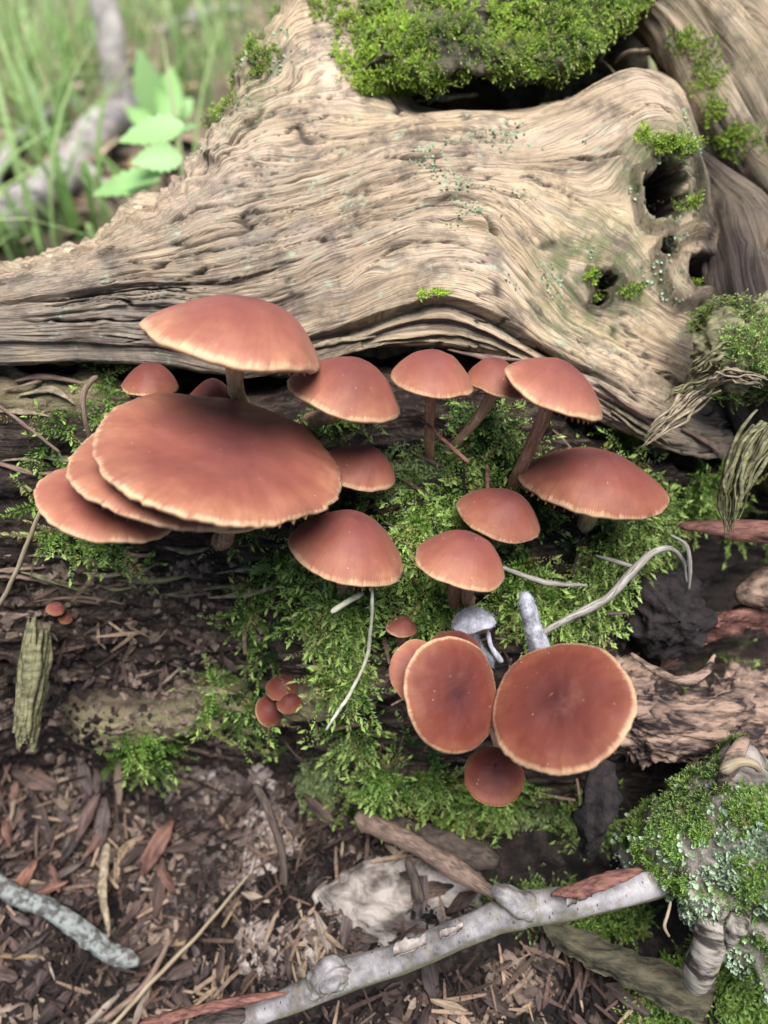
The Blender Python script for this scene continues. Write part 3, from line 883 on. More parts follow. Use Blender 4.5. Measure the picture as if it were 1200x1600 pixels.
#%% MUSHROOMS
def cap_mesh(R, h, seed, flat=2.0, umbo=0.0, dish=0.0, wav=.03, fringe=.01, lobes=3, thick=.06, roll=.06, segs=96, rings=26, dent=None):
    """profile: dome of height h*R; margin rolled under by roll*R"""
    th = np.linspace(0, 2 * np.pi, segs, endpoint=False)
    t = np.linspace(0, 1, rings) ** .85
    ct, st = np.cos(th), np.sin(th)
    shape = 1 + wav * noise3(ct * 1.1 + seed, st * 1.1, 0, 7) * 1.4 + .35 * wav * noise3(ct * 3 + seed, st * 3, 0, 8)
    fr = fringe * (noise3(ct * segs * .07 + seed, st * segs * .07, 1, 9) + .6 * noise3(ct * segs * .14, st * segs * .14, seed, 10))
    top = []; pol = []
    for q in t:
        z = h * (1 - q ** flat) + umbo * math.exp(-(q / .22) ** 2) - dish * math.exp(-(q / .5) ** 2)
        rr = q * (shape + fr * sstep(.9, 1, q))
        zz = z + wav * 1.6 * q ** 3 * noise3(ct * 1.2 + seed * 3, st * 1.2, 2, 11) + .010 * fbm(ct * q * 4 + seed, st * q * 4, 0, 3, 12)
        zz = zz - roll * max(0, (q - .9) / .1) ** 2 * .5
        top.append(np.stack([ct * rr, st * rr, zz * np.ones_like(ct)], -1)); pol.append(np.full(segs, q))
    edge = top[-1]
    # lip and underside, back to the stem
    for q, dz in ((.985, -.5), (.95, -.9), (.80, -.2), (.5, .25), (.12, .3)):
        e = edge.copy(); e[:, :2] *= q
        e[:, 2] = edge[:, 2] + thick * dz * (1 if dz < 0 else 1) + (h * (1 - q ** flat) * .6 if dz > -.3 else 0) - (thick * .55 if dz > -.3 else 0)
        top.append(e); pol.append(np.full(segs, 1.0))
    lean = .10 * noise3(np.array(seed * 5.1), 0, 0, 3), .10 * noise3(np.array(seed * 3.7), 4, 0, 3)
    top = [np.stack([e_[:, 0] + lean[0] * e_[:, 2] * 3, e_[:, 1] + lean[1] * e_[:, 2] * 3, e_[:, 2] + .028 * fbm(e_[:, 0] * 1.6 + seed, e_[:, 1] * 1.6, 0, 2, 14)], -1) for e_ in top]
    V = np.concatenate(top) * R
    nr = len(top)
    if dent is not None:
        for (dx, dy, dr, dd) in dent:
            d2 = (V[:, 0] / R - dx) ** 2 + (V[:, 1] / R - dy) ** 2
            V[:rings * segs, 2] -= dd * R * np.exp(-d2[:rings * segs] / dr ** 2)
    polar = np.stack([np.tile(ct, nr), np.tile(st, nr), np.concatenate(pol)], -1)
    Fq = grid_faces(segs, nr, True)
    return V, Fq, polar, (shape, edge)


def gill_mesh(R, h, thick, flat, n=44):
    V = []; Fq = []
    for i in range(n):
        a = 2 * math.pi * i / n
        c, s = math.cos(a), math.sin(a)
        prof = [(.95, -.55 * thick), (.7, h * (1 - .7 ** flat) * .55 - thick * .8), (.35, h * .5 - thick * .7), (.12, h * .5 - thick * .4)]
        b = len(V)
        for q, z in prof:
            V.append((c * q * R, s * q * R, z * R)); V.append((c * q * R, s * q * R, (z - .07) * R))
        for j in range(3):
            Fq.append((b + 2 * j, b + 2 * j + 2, b + 2 * j + 3, b + 2 * j + 1))
    return np.array(V), np.array(Fq)


CAPS = []


def mushroom(label, u, v, A, ratio, phi, h, base=None, D=None, off=0.0, stem=8, tone=.4, rim=.10, pale=0.0, group=None,
             flat=2.0, seed=None, bend=0.3, stem_from='b', grow=(0, -.42, .9), name='mushroom', capmat='cap', stemmat='stem', slit=None, **kw):
    """u,v: centre of the cap's rim ellipse; A: its half-length in photo pixels; ratio: its foreshortening; phi: tilt of its long axis"""
    seed = len(CAPS) + 1 if seed is None else seed
    hit = surf(*base, which=stem_from) if base else None
    gdir = np.array(grow, float); gdir /= np.linalg.norm(gdir)
    d = ray(u, v); dn = d / np.linalg.norm(d)
    if D is None:
        B = hit[0]
        # the point on the sight line nearest to the stem's line of growth
        w0 = CAM - B; b = dn @ gdir; den = 1 - b * b
        t = (b * (gdir @ w0) - dn @ w0) / den
        D = t / np.linalg.norm(d)
        D = D + off
    P = CAM + d * D
    R = A / F * D
    er = RGT - dn * (RGT @ dn); er /= np.linalg.norm(er)
    eu = np.cross(er, dn); eu = eu if eu @ UPV > 0 else -eu
    ph = rad(phi)
    m = er * math.sin(ph) + eu * math.cos(ph)
    n = m * math.sqrt(max(0, 1 - ratio ** 2)) - dn * ratio
    xa = er * math.cos(ph) - eu * math.sin(ph)
    ya = np.cross(n, xa); ya /= np.linalg.norm(ya)
    root = obj(name, None)
    root['label'] = label; root['category'] = 'mushroom'
    root['group'] = group or 'reddish brown mushrooms growing on the mossy log'
    if hit is None:
        Bp = P - np.array(gdir) * R * 1.2
    else:
        Bp = hit[0]
    root.location = Bp
    Rm = Matrix((xa, ya, n)).transposed().to_4x4()
    Vc, Fc, pol, _ = cap_mesh(R, h, seed * 1.37, flat, **kw)
    me = mesh_np('mushroom_cap', Vc, Fc, True, None, dict(polar=pol))
    cap = obj('cap', me, M[capmat], root)
    cap.matrix_local = Matrix.Translation(Vector(P - Bp)) @ Rm
    cap['tone'] = float(tone); cap['rim'] = float(rim) * .52
    if A > 30:
        Vg, Fg = gill_mesh(R, h, kw.get('thick', .10), flat)
        gl = obj('gills', mesh_np('mushroom_gills', Vg, Fg, False), M['gill'], cap)
    # stem
    L = np.linalg.norm(P - Bp)
    top = P + n * h * R * .35
    p1 = top - n * L * .45 * (1 - bend) - gdir * L * .45 * bend
    down = (hit[1] * .35 + gdir * .65) if hit is not None else gdir
    p2 = Bp + down * L * .30
    ts = np.linspace(0, 1, 16)[:, None]
    path = (1 - ts) ** 3 * top + 3 * (1 - ts) ** 2 * ts * p1 + 3 * (1 - ts) * ts ** 2 * p2 + ts ** 3 * (Bp - down * .25)
    rs = stem / F * D * (1 + .12 * np.linspace(-.5, 1, 16) ** 2 + .25 * np.exp(-np.linspace(0, 9, 16)))
    Vs, Fs, uvs = tube(path - Bp, rs, 14, True, 1, .16, 2.2, int(seed * 7))
    so = obj('stem', mesh_np('mushroom_stem', Vs, Fs, True, uvs), M[stemmat], root)
    so['pale'] = float(pale)
    if slit:
        th_ = np.linspace(0, 2 * np.pi, 14, endpoint=False)
        q_ = np.stack([slit[0] + .035 * np.cos(th_) - .012 * np.sin(th_), slit[1] + .085 * np.sin(th_), np.zeros(14)], 1)
        q_[:, 2] = h * (1 - np.hypot(q_[:, 0], q_[:, 1]) ** flat) + .012
        lo_ = q_ - [0, 0, .1]
        so = obj('cap_slit', mesh_np('cap_slit', np.concatenate([q_, lo_, [q_.mean(0)]]) * R, [grid_faces(14, 2, True), np.array([[28, (a + 1) % 14, a] for a in range(14)])[:, [0, 2, 1]]]), M['black'], cap)
    CAPS.append((P, R, n))
    return root


mushroom('tallest pale-stemmed mushroom above the big flat cap, tilted edge-on against the bare log', 366, 531, 141, .17, 13, .46, base=(384, 652), D=16.2, stem=14, tone=.12, rim=.10, pale=.9, flat=2.1, fringe=.012, segs=128)
mushroom('small round red-brown mushroom peeping out behind the left end of the largest cap', 235, 603, 44, .30, 0, .80, base=(240, 650), D=19.0, stem=8, tone=.75, rim=.06)
mushroom('small half-hidden reddish mushroom between the pale stem and the largest cap', 331, 622, 36, .3, 0, .85, base=(332, 660), D=19.2, stem=8, tone=.7, rim=.06)
mushroom('largest flat wide mushroom cap with a pale toothed margin, lying over two others', 353, 702, 187, .53, 12, .10, base=(352, 730), D=16.3, stem=17, tone=.42, rim=.075, umbo=.02, wav=.035, fringe=.016, thick=.07, segs=220, rings=36, seed=9, roll=.05, flat=2.4)
mushroom('wide mushroom cap just under the left edge of the largest cap, middle one of three', 262, 739, 147, .50, 13, .16, base=(290, 760), D=16.6, stem=14, tone=.3, rim=.07, fringe=.016, thick=.07, segs=160, flat=2.4)
mushroom('lowest left mushroom of the overlapping three, its pale rim over black rotten wood', 167, 781, 106, .50, 13, .20, base=(190, 800), D=16.6, stem=10, tone=.15, rim=.09, fringe=.014, thick=.08, segs=140, flat=2.3)
mushroom('thin tan mushroom edge with brown stub of stem below the front of the largest cap', 357, 803, 57, .42, 6, .2, base=(342, 842), D=16.9, stem=12, tone=.12, rim=.2, thick=.09)
mushroom('broad domed mushroom leaning out from under the log, touching the tallest one', 540, 615, 90, .32, 17, .62, base=(478, 668), D=17.2, stem=13, tone=.38, rim=.07, pale=.25, bend=.1)
mushroom('rounded mushroom tucked behind the right tip of the largest cap', 558, 733, 62, .46, 14, .64, base=(560, 752), D=18.5, stem=9, tone=.42, rim=.14)
mushroom('bell-shaped mushroom above the white thread, with a dead straw under its front', 544, 862, 93, .50, 17, .66, base=(541, 928), stem=12, tone=.34, rim=.10, off=.2)
mushroom('upright mushroom with straight brown stem, leftmost of the three tall ones under the log', 677, 593, 65, .38, 10, .66, base=(673, 722), stem=8.5, tone=.25, rim=.09, pale=.1, D=17.3)
mushroom('small mushroom with curved stem wedged between two taller ones under the log', 776, 598, 51, .36, 15, .68, base=(700, 712), stem=8.5, tone=.42, rim=.06, pale=.35, D=17.9, bend=.1)
mushroom('slanting mushroom on a long brown stem, rightmost of the three tall ones under the log', 867, 612, 84, .27, 26, .52, base=(797, 765), stem=11, tone=.2, rim=.09, pale=.05, D=16.6)
mushroom('wide deep red mushroom on the right, with pale stub of stem below it', 926, 757, 117, .32, 12, .50, base=(915, 818), stem=15, tone=.62, rim=.09, pale=.5, off=.0, fringe=.012, segs=128)
mushroom('domed mushroom in the middle of the moss, above another domed cap', 781, 804, 70, .46, 20, .64, base=(772, 850), stem=10, tone=.5, rim=.07, off=-.1)
mushroom('domed orange-brown mushroom with two stubby stems showing under it', 719, 878, 73, .46, 20, .66, base=(707, 948), stem=12, tone=.3, rim=.08)
mushroom('short second stem squeezed under the domed orange-brown cap', 737, 903, 24, .5, 20, .6, base=(735, 934), stem=10, tone=.5, rim=.05, D=17.6)
mushroom('tiny button mushroom alone on moss above the pair of face-on caps', 626, 981, 25, .55, 8, .80, base=(626, 1000), stem=9, tone=.3, rim=.12)
mushroom('dark cap peeping over the top of the darker round face-on mushroom', 712, 1010, 40, .6, 8, .5, base=(715, 1040), D=17.0, stem=9, tone=.95, rim=.04)
mushroom('plain orange-brown cap half hidden behind the darker round face-on mushroom', 655, 1050, 50, .86, 82, .30, base=(665, 1070), D=16.6, stem=9, tone=.45, rim=.05)
mushroom('dark red round mushroom facing up with thin orange rim', 709, 1084, 89, .82, 83, .14, base=(720, 1090), D=15.9, stem=12, tone=1.0, rim=.12, dish=.05, fringe=.008, segs=140, flat=3.0)
mushroom('largest face-on round mushroom with wide fuzzy tan rim at the lower right', 874, 1098, 114, .83, -33, .13, base=(868, 1090), D=15.4, stem=14, tone=.95, rim=.16, dish=.06, fringe=.011, segs=180, flat=3.0, umbo=.02)
mushroom('small dark purple-brown round cap with black slit under the pair', 772, 1211, 47, .92, 20, .30, base=(778, 1205), D=17.6, stem=9, tone=1.0, rim=.03, slit=(-.05, .22))
mushroom('little dark red button at the top of a clump of three by the moss tuft', 440, 1074, 24, .8, 0, .75, base=(442, 1078), stem=8, tone=1.3, rim=.03, off=-.2)
mushroom('little dark red button at the left of a clump of three by the moss tuft', 420, 1112, 24, .8, 60, .75, base=(424, 1112), stem=8, tone=1.15, rim=.1, off=-.2)
mushroom('little dark red button at the right of a clump of three by the moss tuft', 452, 1098, 20, .8, 0, .75, base=(452, 1100), stem=8, tone=1.3, rim=.04, off=-.1)
mushroom('tiny pinkish button mushroom on black rotten wood at the far left', 87, 951, 14, .8, 0, .8, base=(88, 956), stem=6, tone=.4, rim=.05, off=-.1)
mushroom('tiniest brown button mushroom beside the pinkish one at the far left', 103, 966, 11, .8, 0, .8, base=(104, 970), stem=5, tone=.6, rim=.05, off=-.1)

#%% HELPERS FOR SMALL THINGS
def px_path(lst, lift=.15, which='lbg'):
    """photo pixels -> points on the surface under them (or at a given depth)"""
    P = []
    for q in lst:
        if len(q) == 3:
            P.append(at_d(q[0], q[1], q[2]))
        else:
            h = surf(q[0], q[1], which)
            P.append(h[0] + h[1] * lift)
    return np.array(P)


def stick(name, label, cat, path, r, mat, n=40, sides=10, rough=.12, rfreq=1.2, group=None, flat=1.0, seed=1, parent=None, taper=None):
    C_ = catmull(path, n)
    rr = np.interp(np.linspace(0, 1, n), np.linspace(0, 1, len(r)), r) if hasattr(r, '__len__') else np.full(n, r)
    wob = (np.linalg.norm(path[-1] - path[0]) * .004) * np.stack([fbm(np.linspace(0, 6, n), k, seed, 3, seed) for k in (0, 5, 9)], 1)
    C_ = C_ + wob
    o0 = C_.mean(0)
    ds = np.concatenate([[0], np.cumsum(np.linalg.norm(np.diff(C_, axis=0), axis=1))]); e_ = np.minimum(ds, ds[-1] - ds)
    rr = rr * (.35 + .65 * np.sqrt(np.clip(e_ / (1.2 * np.maximum(rr, .02)), 0, 1)))
    V, Fs, uv = tube(C_ - o0, rr, sides, True, flat, rough, rfreq, seed)
    me = mesh_np(name, V, Fs, True, uv)
    if parent is not None:
        o = obj(name, me, M[mat], parent); o.location = Vector(o0) - parent.location
        return o
    return thing(name, o0, label, cat, group, me, M[mat])


def blob(name, label, cat, u, v, ru, rv, D, depth, mat, seed, amp=.25, freq=1.2, n=64, group=None, parent=None, rot=0.0):
    """an irregular lump centred on a photo pixel"""
    th, ph_ = np.meshgrid(np.linspace(0, 2 * np.pi, n, endpoint=False), np.linspace(.02, np.pi - .02, n // 2))
    S = np.stack([np.sin(ph_) * np.cos(th), np.sin(ph_) * np.sin(th), np.cos(ph_)], -1)
    k = 1 + amp * fbm(S[..., 0] * freq + seed, S[..., 1] * freq, S[..., 2] * freq, 5, seed, .55)
    S = S * k[..., None]
    c, s_ = math.cos(rot), math.sin(rot)
    a, b = S[..., 0] * ru / F * D, S[..., 1] * rv / F * D
    V = RGT * (a * c - b * s_)[..., None] + UPV * (a * s_ + b * c)[..., None] + FWD * (S[..., 2] * depth)[..., None]
    loc = at_d(u, v, D)
    me = mesh_np(name, V.reshape(-1, 3), grid_faces(n, n // 2, True))
    if parent is not None:
        o = obj(name, me, M[mat], parent); o.location = Vector(loc) - parent.location
    else:
        o = thing(name, loc, label, cat, group, me, M[mat])
    return o, V + loc


def sheet(ctrl, nu, nv, thick=.12, amp=.15, freq=1.2, seed=1, ragged=.0, fs=(1, 1, 1)):
    """a slab through a grid of control points (rows x cols x 3) with real thickness"""
    C_ = np.asarray(ctrl, float)
    A1 = np.stack([catmull(r, nu) for r in C_])
    A2 = np.stack([catmull(A1[:, i], nv) for i in range(nu)], 1)
    N = grid_normals(A2)
    if np.mean(np.sum(N * (CAM - A2), -1)[int(nv * .35):int(nv * .6)]) < 0:
        N = -N
    A2 = A2 + N * (amp * fbm(A2[..., 0] * freq * fs[0], A2[..., 1] * freq * fs[1], A2[..., 2] * freq * fs[2], 5, seed, .6))[..., None]
    if ragged:
        e = np.zeros((nv, nu)); e[0] = 1; e[-1] = 1
        ii = np.linspace(0, 1, nv)[:, None]
        dv = np.gradient(A2, axis=0) * nv
        A2 = A2 + dv * (ragged * (noise3(np.linspace(0, 9, nu)[None], seed, 0, seed) + .6 * noise3(np.linspace(0, 30, nu)[None], seed, 0, seed + 1)) * (np.abs(ii - .5) * 2) ** 4 * np.sign(ii - .5))[..., None] * .5
    B2 = A2 - N * thick
    V = np.concatenate([A2.reshape(-1, 3), B2.reshape(-1, 3)])
    Fa = grid_faces(nu, nv); off = nu * nv
    rim = np.concatenate([np.arange(nu), np.arange(1, nv) * nu + nu - 1, (nv - 1) * nu + np.arange(nu - 2, -1, -1), np.arange(nv - 2, 0, -1) * nu])
    r2 = np.roll(rim, -1)
    Fr = np.stack([rim, r2, r2 + off, rim + off], 1)
    return V, np.concatenate([Fa, Fa[:, ::-1] + off, Fr]), A2, N


def scatter(P, N, dens, n, seed):
    r = np.random.default_rng(seed)
    a = P[:-1, :-1]; du = P[:-1, 1:] - a; dv = P[1:, :-1] - a
    area = np.linalg.norm(np.cross(du, dv), axis=-1) * dens[:-1, :-1]
    p = area.ravel(); p = p / p.sum()
    k = r.choice(len(p), n, p=p)
    i, j = np.unravel_index(k, area.shape)
    x, y = r.random((2, n, 1))
    return a[i, j] + du[i, j] * x + dv[i, j] * y, N[i, j]


def feather(r, pairs=10, spread=.20, curl=.25, rows=3):
    V = []; Fq = []; T = []; bend_ = r.uniform(-.3, .3)
    for i in range(pairs):
        t = (i + .6) / pairs
        base = np.array([t, 0, curl * math.sin(t * 2.4) * .6])
        base[1] = bend_ * t * t
        ln = spread * (1.1 - .75 * t) * (.6 + .4 * min(1, t * 5)) * r.uniform(.55, 1.35)
        for k in range(rows):
            sd_ = (-1, 1, 0)[k]
            fw = np.array([.75, sd_ * .85, .25 + (.55 if k == 2 else 0)]) + r.normal(0, .26, 3); fw /= np.linalg.norm(fw)
            w_ = np.cross(fw, [0, 0, 1.0] if k < 2 else [0, 1.0, 0]); w_ /= np.linalg.norm(w_) + 1e-6
            b = len(V)
            mid = base + fw * ln * .45 + np.array([0, 0, .03])
            V += [base, mid + w_ * ln * .15, base + fw * ln - np.array([0, 0, .05 * ln]), mid - w_ * ln * .15]
            T += [t * .8, t, min(1, t + .25), t]
            Fq.append((b, b + 1, b + 2, b + 3))
    b = len(V); tip = np.array([1.0, bend_, curl * math.sin(2.4) * .6])
    V += [tip + [-.1, 0, 0], tip + [0, .035, 0], tip + [.09, 0, -.03], tip + [0, -.035, 0]]; T += [1, 1, 1, 1]
    Fq.append((b, b + 1, b + 2, b + 3))
    return np.array(V), np.array(Fq), np.array(T)


def star(r, leaves=9, up=.9):
    """an upright tuft of narrow leaves"""
    V = []; Fq = []; T = []
    for i in range(leaves):
        a = 2.4 * i + r.uniform(-.4, .4); t = i / leaves
        base = np.array([0, 0, t * .7])
        fw = np.array([math.cos(a), math.sin(a), up * (.4 + t)]); fw /= np.linalg.norm(fw)
        ln = .5 * r.uniform(.7, 1.2) * (1 - .35 * t)
        w_ = np.array([-math.sin(a), math.cos(a), 0]) * ln * .16
        b = len(V); mid = base + fw * ln * .5 + [0, 0, .03]
        V += [base, mid + w_, base + fw * ln - [0, 0, .06 * ln], mid - w_]; T += [t * .6, t * .8, min(1, t + .35), t * .8]
        Fq.append((b, b + 1, b + 2, b + 3))
    return np.array(V), np.array(Fq), np.array(T)


def flake(r):
    """a curled lichen lobe"""
    V = []; T = []
    for i in range(4):
        t = i / 3
        w_ = (.16, .30, .42, .30)[i] * r.uniform(.8, 1.2)
        x = t * .9; z = .65 * t * t * r.uniform(.7, 1.2)
        V += [[x, -w_, z + .12 * t], [x, 0, z], [x, w_, z + .12 * t]]; T += [t, t * .9, t]
    Fq = [(3*i + j, 3*i + j + 1, 3*i + j + 4, 3*i + j + 3) for i in range(3) for j in range(2)]
    return np.array(V), np.array(Fq), np.array(T)


def plant(protos, P, N, size, fwd, tilt, seed, dry=.06, clump=.5):
    """join copies of small shapes set on points P: x axis along fwd, lifted by tilt towards N"""
    r = np.random.default_rng(seed); n = len(P)
    f = fwd - N * np.sum(fwd * N, 1, keepdims=True)
    f /= np.linalg.norm(f, axis=1, keepdims=True) + 1e-9
    t = tilt[:, None]
    x = f * np.cos(t) + N * np.sin(t); z = -f * np.sin(t) + N * np.cos(t)
    y = np.cross(z, x)
    base_t = np.clip(.42 + clump * 1.3 * fbm(P[:, 0] * clump_f, P[:, 1] * clump_f, P[:, 2] * clump_f, 2, seed) + r.normal(0, .22, n), 0, 1)
    dr = np.where(r.random(n) < dry, r.uniform(.3, .9, n), 0)
    which = r.integers(0, len(protos), n)
    Vs, Fs, Ts = [], [], []; off = 0
    for k, (pv_, pf_, pt_) in enumerate(protos):
        m = np.where(which == k)[0]
        if len(m) == 0:
            continue
        R_ = np.stack([x[m], y[m], z[m]], 1) * size[m][:, None, None]      # rows are axes
        V = np.einsum('vk,nkc->nvc', pv_, R_) + P[m][:, None]
        Vs.append(V.reshape(-1, 3))
        Fs.append((pf_[None] + (np.arange(len(m)) * len(pv_))[:, None, None] + off).reshape(-1, pf_.shape[1]))
        tt = np.stack([np.repeat(base_t[m][:, None], len(pv_), 1), np.repeat(pt_[None], len(m), 0), np.repeat(dr[m][:, None], len(pv_), 1)], -1)
        Ts.append(tt.reshape(-1, 3)); off += len(m) * len(pv_)
    return np.concatenate(Vs), np.concatenate(Fs), np.concatenate(Ts)


clump_f = .55


def stuff(name, V, Fq, mat, label, attrs=None, parent=None):
    o = obj(name, mesh_np(name, V, Fq, False, None, attrs), M[mat], parent)
    o['kind'] = 'stuff'
    if parent is None:
        o['label'] = label
    return o


def unit(a):
    return a / (np.linalg.norm(a, axis=-1, keepdims=True) + 1e-9)


#%% UPPER SLAB, LIMB
def at_cols(u, v, Y):
    return np.array([at_y(a, b, c) for a, b, c in zip(u, v, Y)])


su = [500, 560, 620, 700, 780, 860, 930, 975, 1040, 1110]  # right end extended out of view so the hollow stays dark
front = at_cols(su, [156, 136, 120, 112, 118, 108, 70, 24, 0, 0], [9.6, 9.3, 9.2, 9.2, 9.0, 9.2, 10.0, 11.5, 13, 14])
mid1 = at_cols(su, [126, 106, 90, 82, 86, 74, 36, -8, -25, -25], [9.9, 9.7, 9.5, 9.5, 9.3, 9.6, 10.6, 12, 13.4, 14.4])
mid2 = at_cols(su, [62, 34, 16, 4, -4, -12, -36, -60, -60, -60], [11, 11, 11, 11, 11, 11.2, 12, 13, 14.5, 15.5])
mid3 = at_cols(su, [6, -26, -46, -60, -70, -80, -90, -100, -100, -100], [13.5, 13.5, 14, 14, 14, 14, 14.5, 15, 16, 17])
back = mid3 + np.array([0, 3.5, -.6]); back2 = back + np.array([0, 1.5, -5])  # unseen back wall added to keep light out of the hollow
under = front + np.array([0, 1.6, .15]); under2 = under + np.array([0, 3, -.3])
V, Fq, SA, SN = sheet([under2, under, front, mid1, mid2, mid3, back, back2], 150, 110, .25, .32, .9, 5)
obj('mossy_slab', mesh_np('mossy_slab', V, Fq), M['slab'], fallen_log)

def limb(name, pts_, r, seed, rough=.22):
    C_ = catmull(np.array([at_y(*p) for p in pts_]), 130)
    sides = 110
    rr = np.interp(np.linspace(0, 1, 130), np.linspace(0, 1, len(r)), r)
    V, Fs, uv = tube(C_, rr, sides, True, 1.0, .18, .22, seed)
    s_, a_ = uv[:, 0], uv[:, 1]
    gwv = a_ * 9 + .25 * fbm(s_ * .25, np.cos(a_ * 6.283) * 2, np.sin(a_ * 6.283) * 2, 3, seed)
    N = np.zeros_like(V); Pn = V[:130 * sides].reshape(130, sides, 3)
    nn = unit(Pn - C_[:, None]).reshape(-1, 3); N[:130 * sides] = nn
    am = np.minimum(1, np.minimum(a_, 1 - a_) * 12)
    d_ = (.10 * noise3(gwv * 1.2, s_ * .12, 0, seed) + .08 * (1 - 2 * np.abs(noise3(gwv * 3, s_ * .2, 0, seed + 1))) + .04 * noise3(gwv * 8, s_ * .4, 0, seed + 2)) * am
    d_ -= .25 * np.exp(-(noise3(gwv * 1.7, s_ * .08, 3, seed + 5) / .06) ** 2) * am
    V = V + N * d_[:, None]
    n_ = len(V)
    me = mesh_np(name, V, Fs, True, np.stack([s_ / 10, gwv * .8], -1), dict(grey=np.full(n_, .15), rot=np.clip((.9 if seed == 63 else .2) + .45 * noise3(V[:, 0] * .7, V[:, 1] * .7, V[:, 2] * .7, seed), 0, .95), alga=np.full(n_, .25)))
    obj(name, me, M['wood'], fallen_log)
    return V[:130 * sides].reshape(130, sides, 3), nn.reshape(130, sides, 3)


L1, L1n = limb('broken_limb', [(930, -30, 17), (1000, -8, 14.5), (1070, 45, 12.6), (1130, 150, 11.6), (1190, 250, 11.2), (1290, 330, 11.0), (1420, 420, 11.5)], [.8, .85, 1.2, 1.7, 1.8, 1.9, 2.0], 51)
L2, L2n = limb('broken_limb', [(1000, -70, 19), (1090, -40, 17.5), (1180, 15, 15.5), (1260, 110, 14.5), (1380, 210, 14)], [1.2, 1.5, 2.0, 2.3, 2.4], 57)
# decayed buttress at the right edge under the limb
brs = [(1075, 250, 9.5), (1130, 330, 8.6), (1165, 430, 6.6), (1185, 530, 4.6), (1230, 640, 3.8), (1300, 740, 4.2)]
L3, L3n = limb('rotten_buttress', brs, [.5, 1.0, 1.5, 1.5, 1.7, 2.2], 63)

#%% SHAGGY MOSSY BARK AT THE RIGHT
cu = [1085, 1120, 1160, 1200, 1260]
bk_rows = [at_cols(cu, [505, 480, 478, 470, 465], [4.0, 3.4, 3.2, 3.4, 4.0]), at_cols(cu, [530, 530, 530, 525, 520], [2.6, 2.0, 1.7, 1.9, 2.4]),
           at_cols(cu, [560, 575, 582, 580, 575], [2.5, 1.7, 1.3, 1.4, 2.0]), at_cols(cu, [585, 605, 615, 612, 610], [2.9, 2.2, 1.8, 1.9, 2.4])]
V, Fq, KA, KN_ = sheet(bk_rows, 60, 40, .3, .22, 1.4, 8, .12)
obj('shaggy_bark_flap', mesh_np('shaggy_bark_flap', V, Fq), M['mossfibre'], fallen_log)
D0 = 18.6

def shred(path, r, mat, n, seed, spread=1.0):
    """a torn strip of fibres: many thin strands lying together"""
    q = np.random.default_rng(seed); Vs, Fs = [], []; off = 0
    C_ = catmull(path, 26); tt = np.linspace(0, 1, 26)
    rr = np.interp(tt, np.linspace(0, 1, len(r)), r)
    for k in range(n):
        a0, a1 = sorted(q.uniform(0, 1, 2)); a0 *= .3; a1 = .65 + .35 * a1
        t2 = np.linspace(a0, a1, 16)
        o_ = q.normal(0, .55, 3) * spread
        P = np.stack([np.interp(t2, tt, C_[:, j]) for j in range(3)], 1) + o_ * np.interp(t2, tt, rr)[:, None] + .10 * np.stack([fbm(t2 * 4, j, k, 2, seed) for j in (0, 4, 8)], 1)
        V, F_, _ = tube(P, np.interp(t2, tt, rr) * q.uniform(.07, .30) * np.sin(np.pi * (.1 + .85 * np.linspace(0, 1, 16))) ** .5, 5, False, .5, .3, 3, seed + k)
        Vs.append(V); Fs.append(F_[0] + off); off += len(V)
    obj('wood_fibre', mesh_np('wood_fibre', np.concatenate(Vs), np.concatenate(Fs)), M[mat], fallen_log)


shred(np.array([at_d(1118, 596, 18.9), at_d(1075, 630, 18.0), at_d(1035, 664, 17.6), at_d(998, 699, 17.6)]), [.26, .24, .16, .03], 'fibre', 16, 3, .8)
shred(np.array([at_d(1125, 590, 18.9), at_d(1090, 600, 18.3), at_d(1062, 615, 18.2), at_d(1046, 626, 18.4)]), [.2, .2, .13, .04], 'mossfibre', 12, 4)
shred(np.array([at_d(1130, 560, 18.6), at_d(1105, 562, 18.1), at_d(1088, 578, 18.2), at_d(1082, 597, 18.5)]), [.25, .25, .15, .04], 'mossfibre', 12, 5)
shred(np.array([at_d(1200, 604, 18.0), at_d(1160, 592, 17.6), at_d(1130, 592, 17.7), at_d(1100, 610, 18.2)]), [.2, .26, .2, .05], 'fibre', 16, 6)
shred(np.array([at_d(1215, 655, 17.7), at_d(1180, 690, 17.5), at_d(1158, 740, 17.5), at_d(1145, 790, 17.7), at_d(1138, 845, 18.1)]), [.34, .30, .24, .18, .04], 'mossfibre', 26, 7)
# loose splinters along the lower lip of the bare wood
for k, (a, b, c) in enumerate([((930, 596), (1000, 640), (1075, 668)), ((925, 618), (985, 655), (1046, 690)), ((1060, 672), (1095, 690), (1122, 712)), ((950, 640), (1000, 668), (1040, 700)), ((20, 600), (70, 592), (140, 604)), ((30, 622), (80, 612), (120, 630)),
                               ((700, 540), (760, 552), (815, 566)), ((470, 552), (520, 540), (590, 528))]):
    P = px_path([a, b, c], .12, 'lb')
    stick('splinter', None, None, P, [.04, .16, .03], 'fibre' if k % 2 else 'brown_twig', 24, 7, .35, 2.5, flat=.45, parent=fallen_log, seed=20 + k)
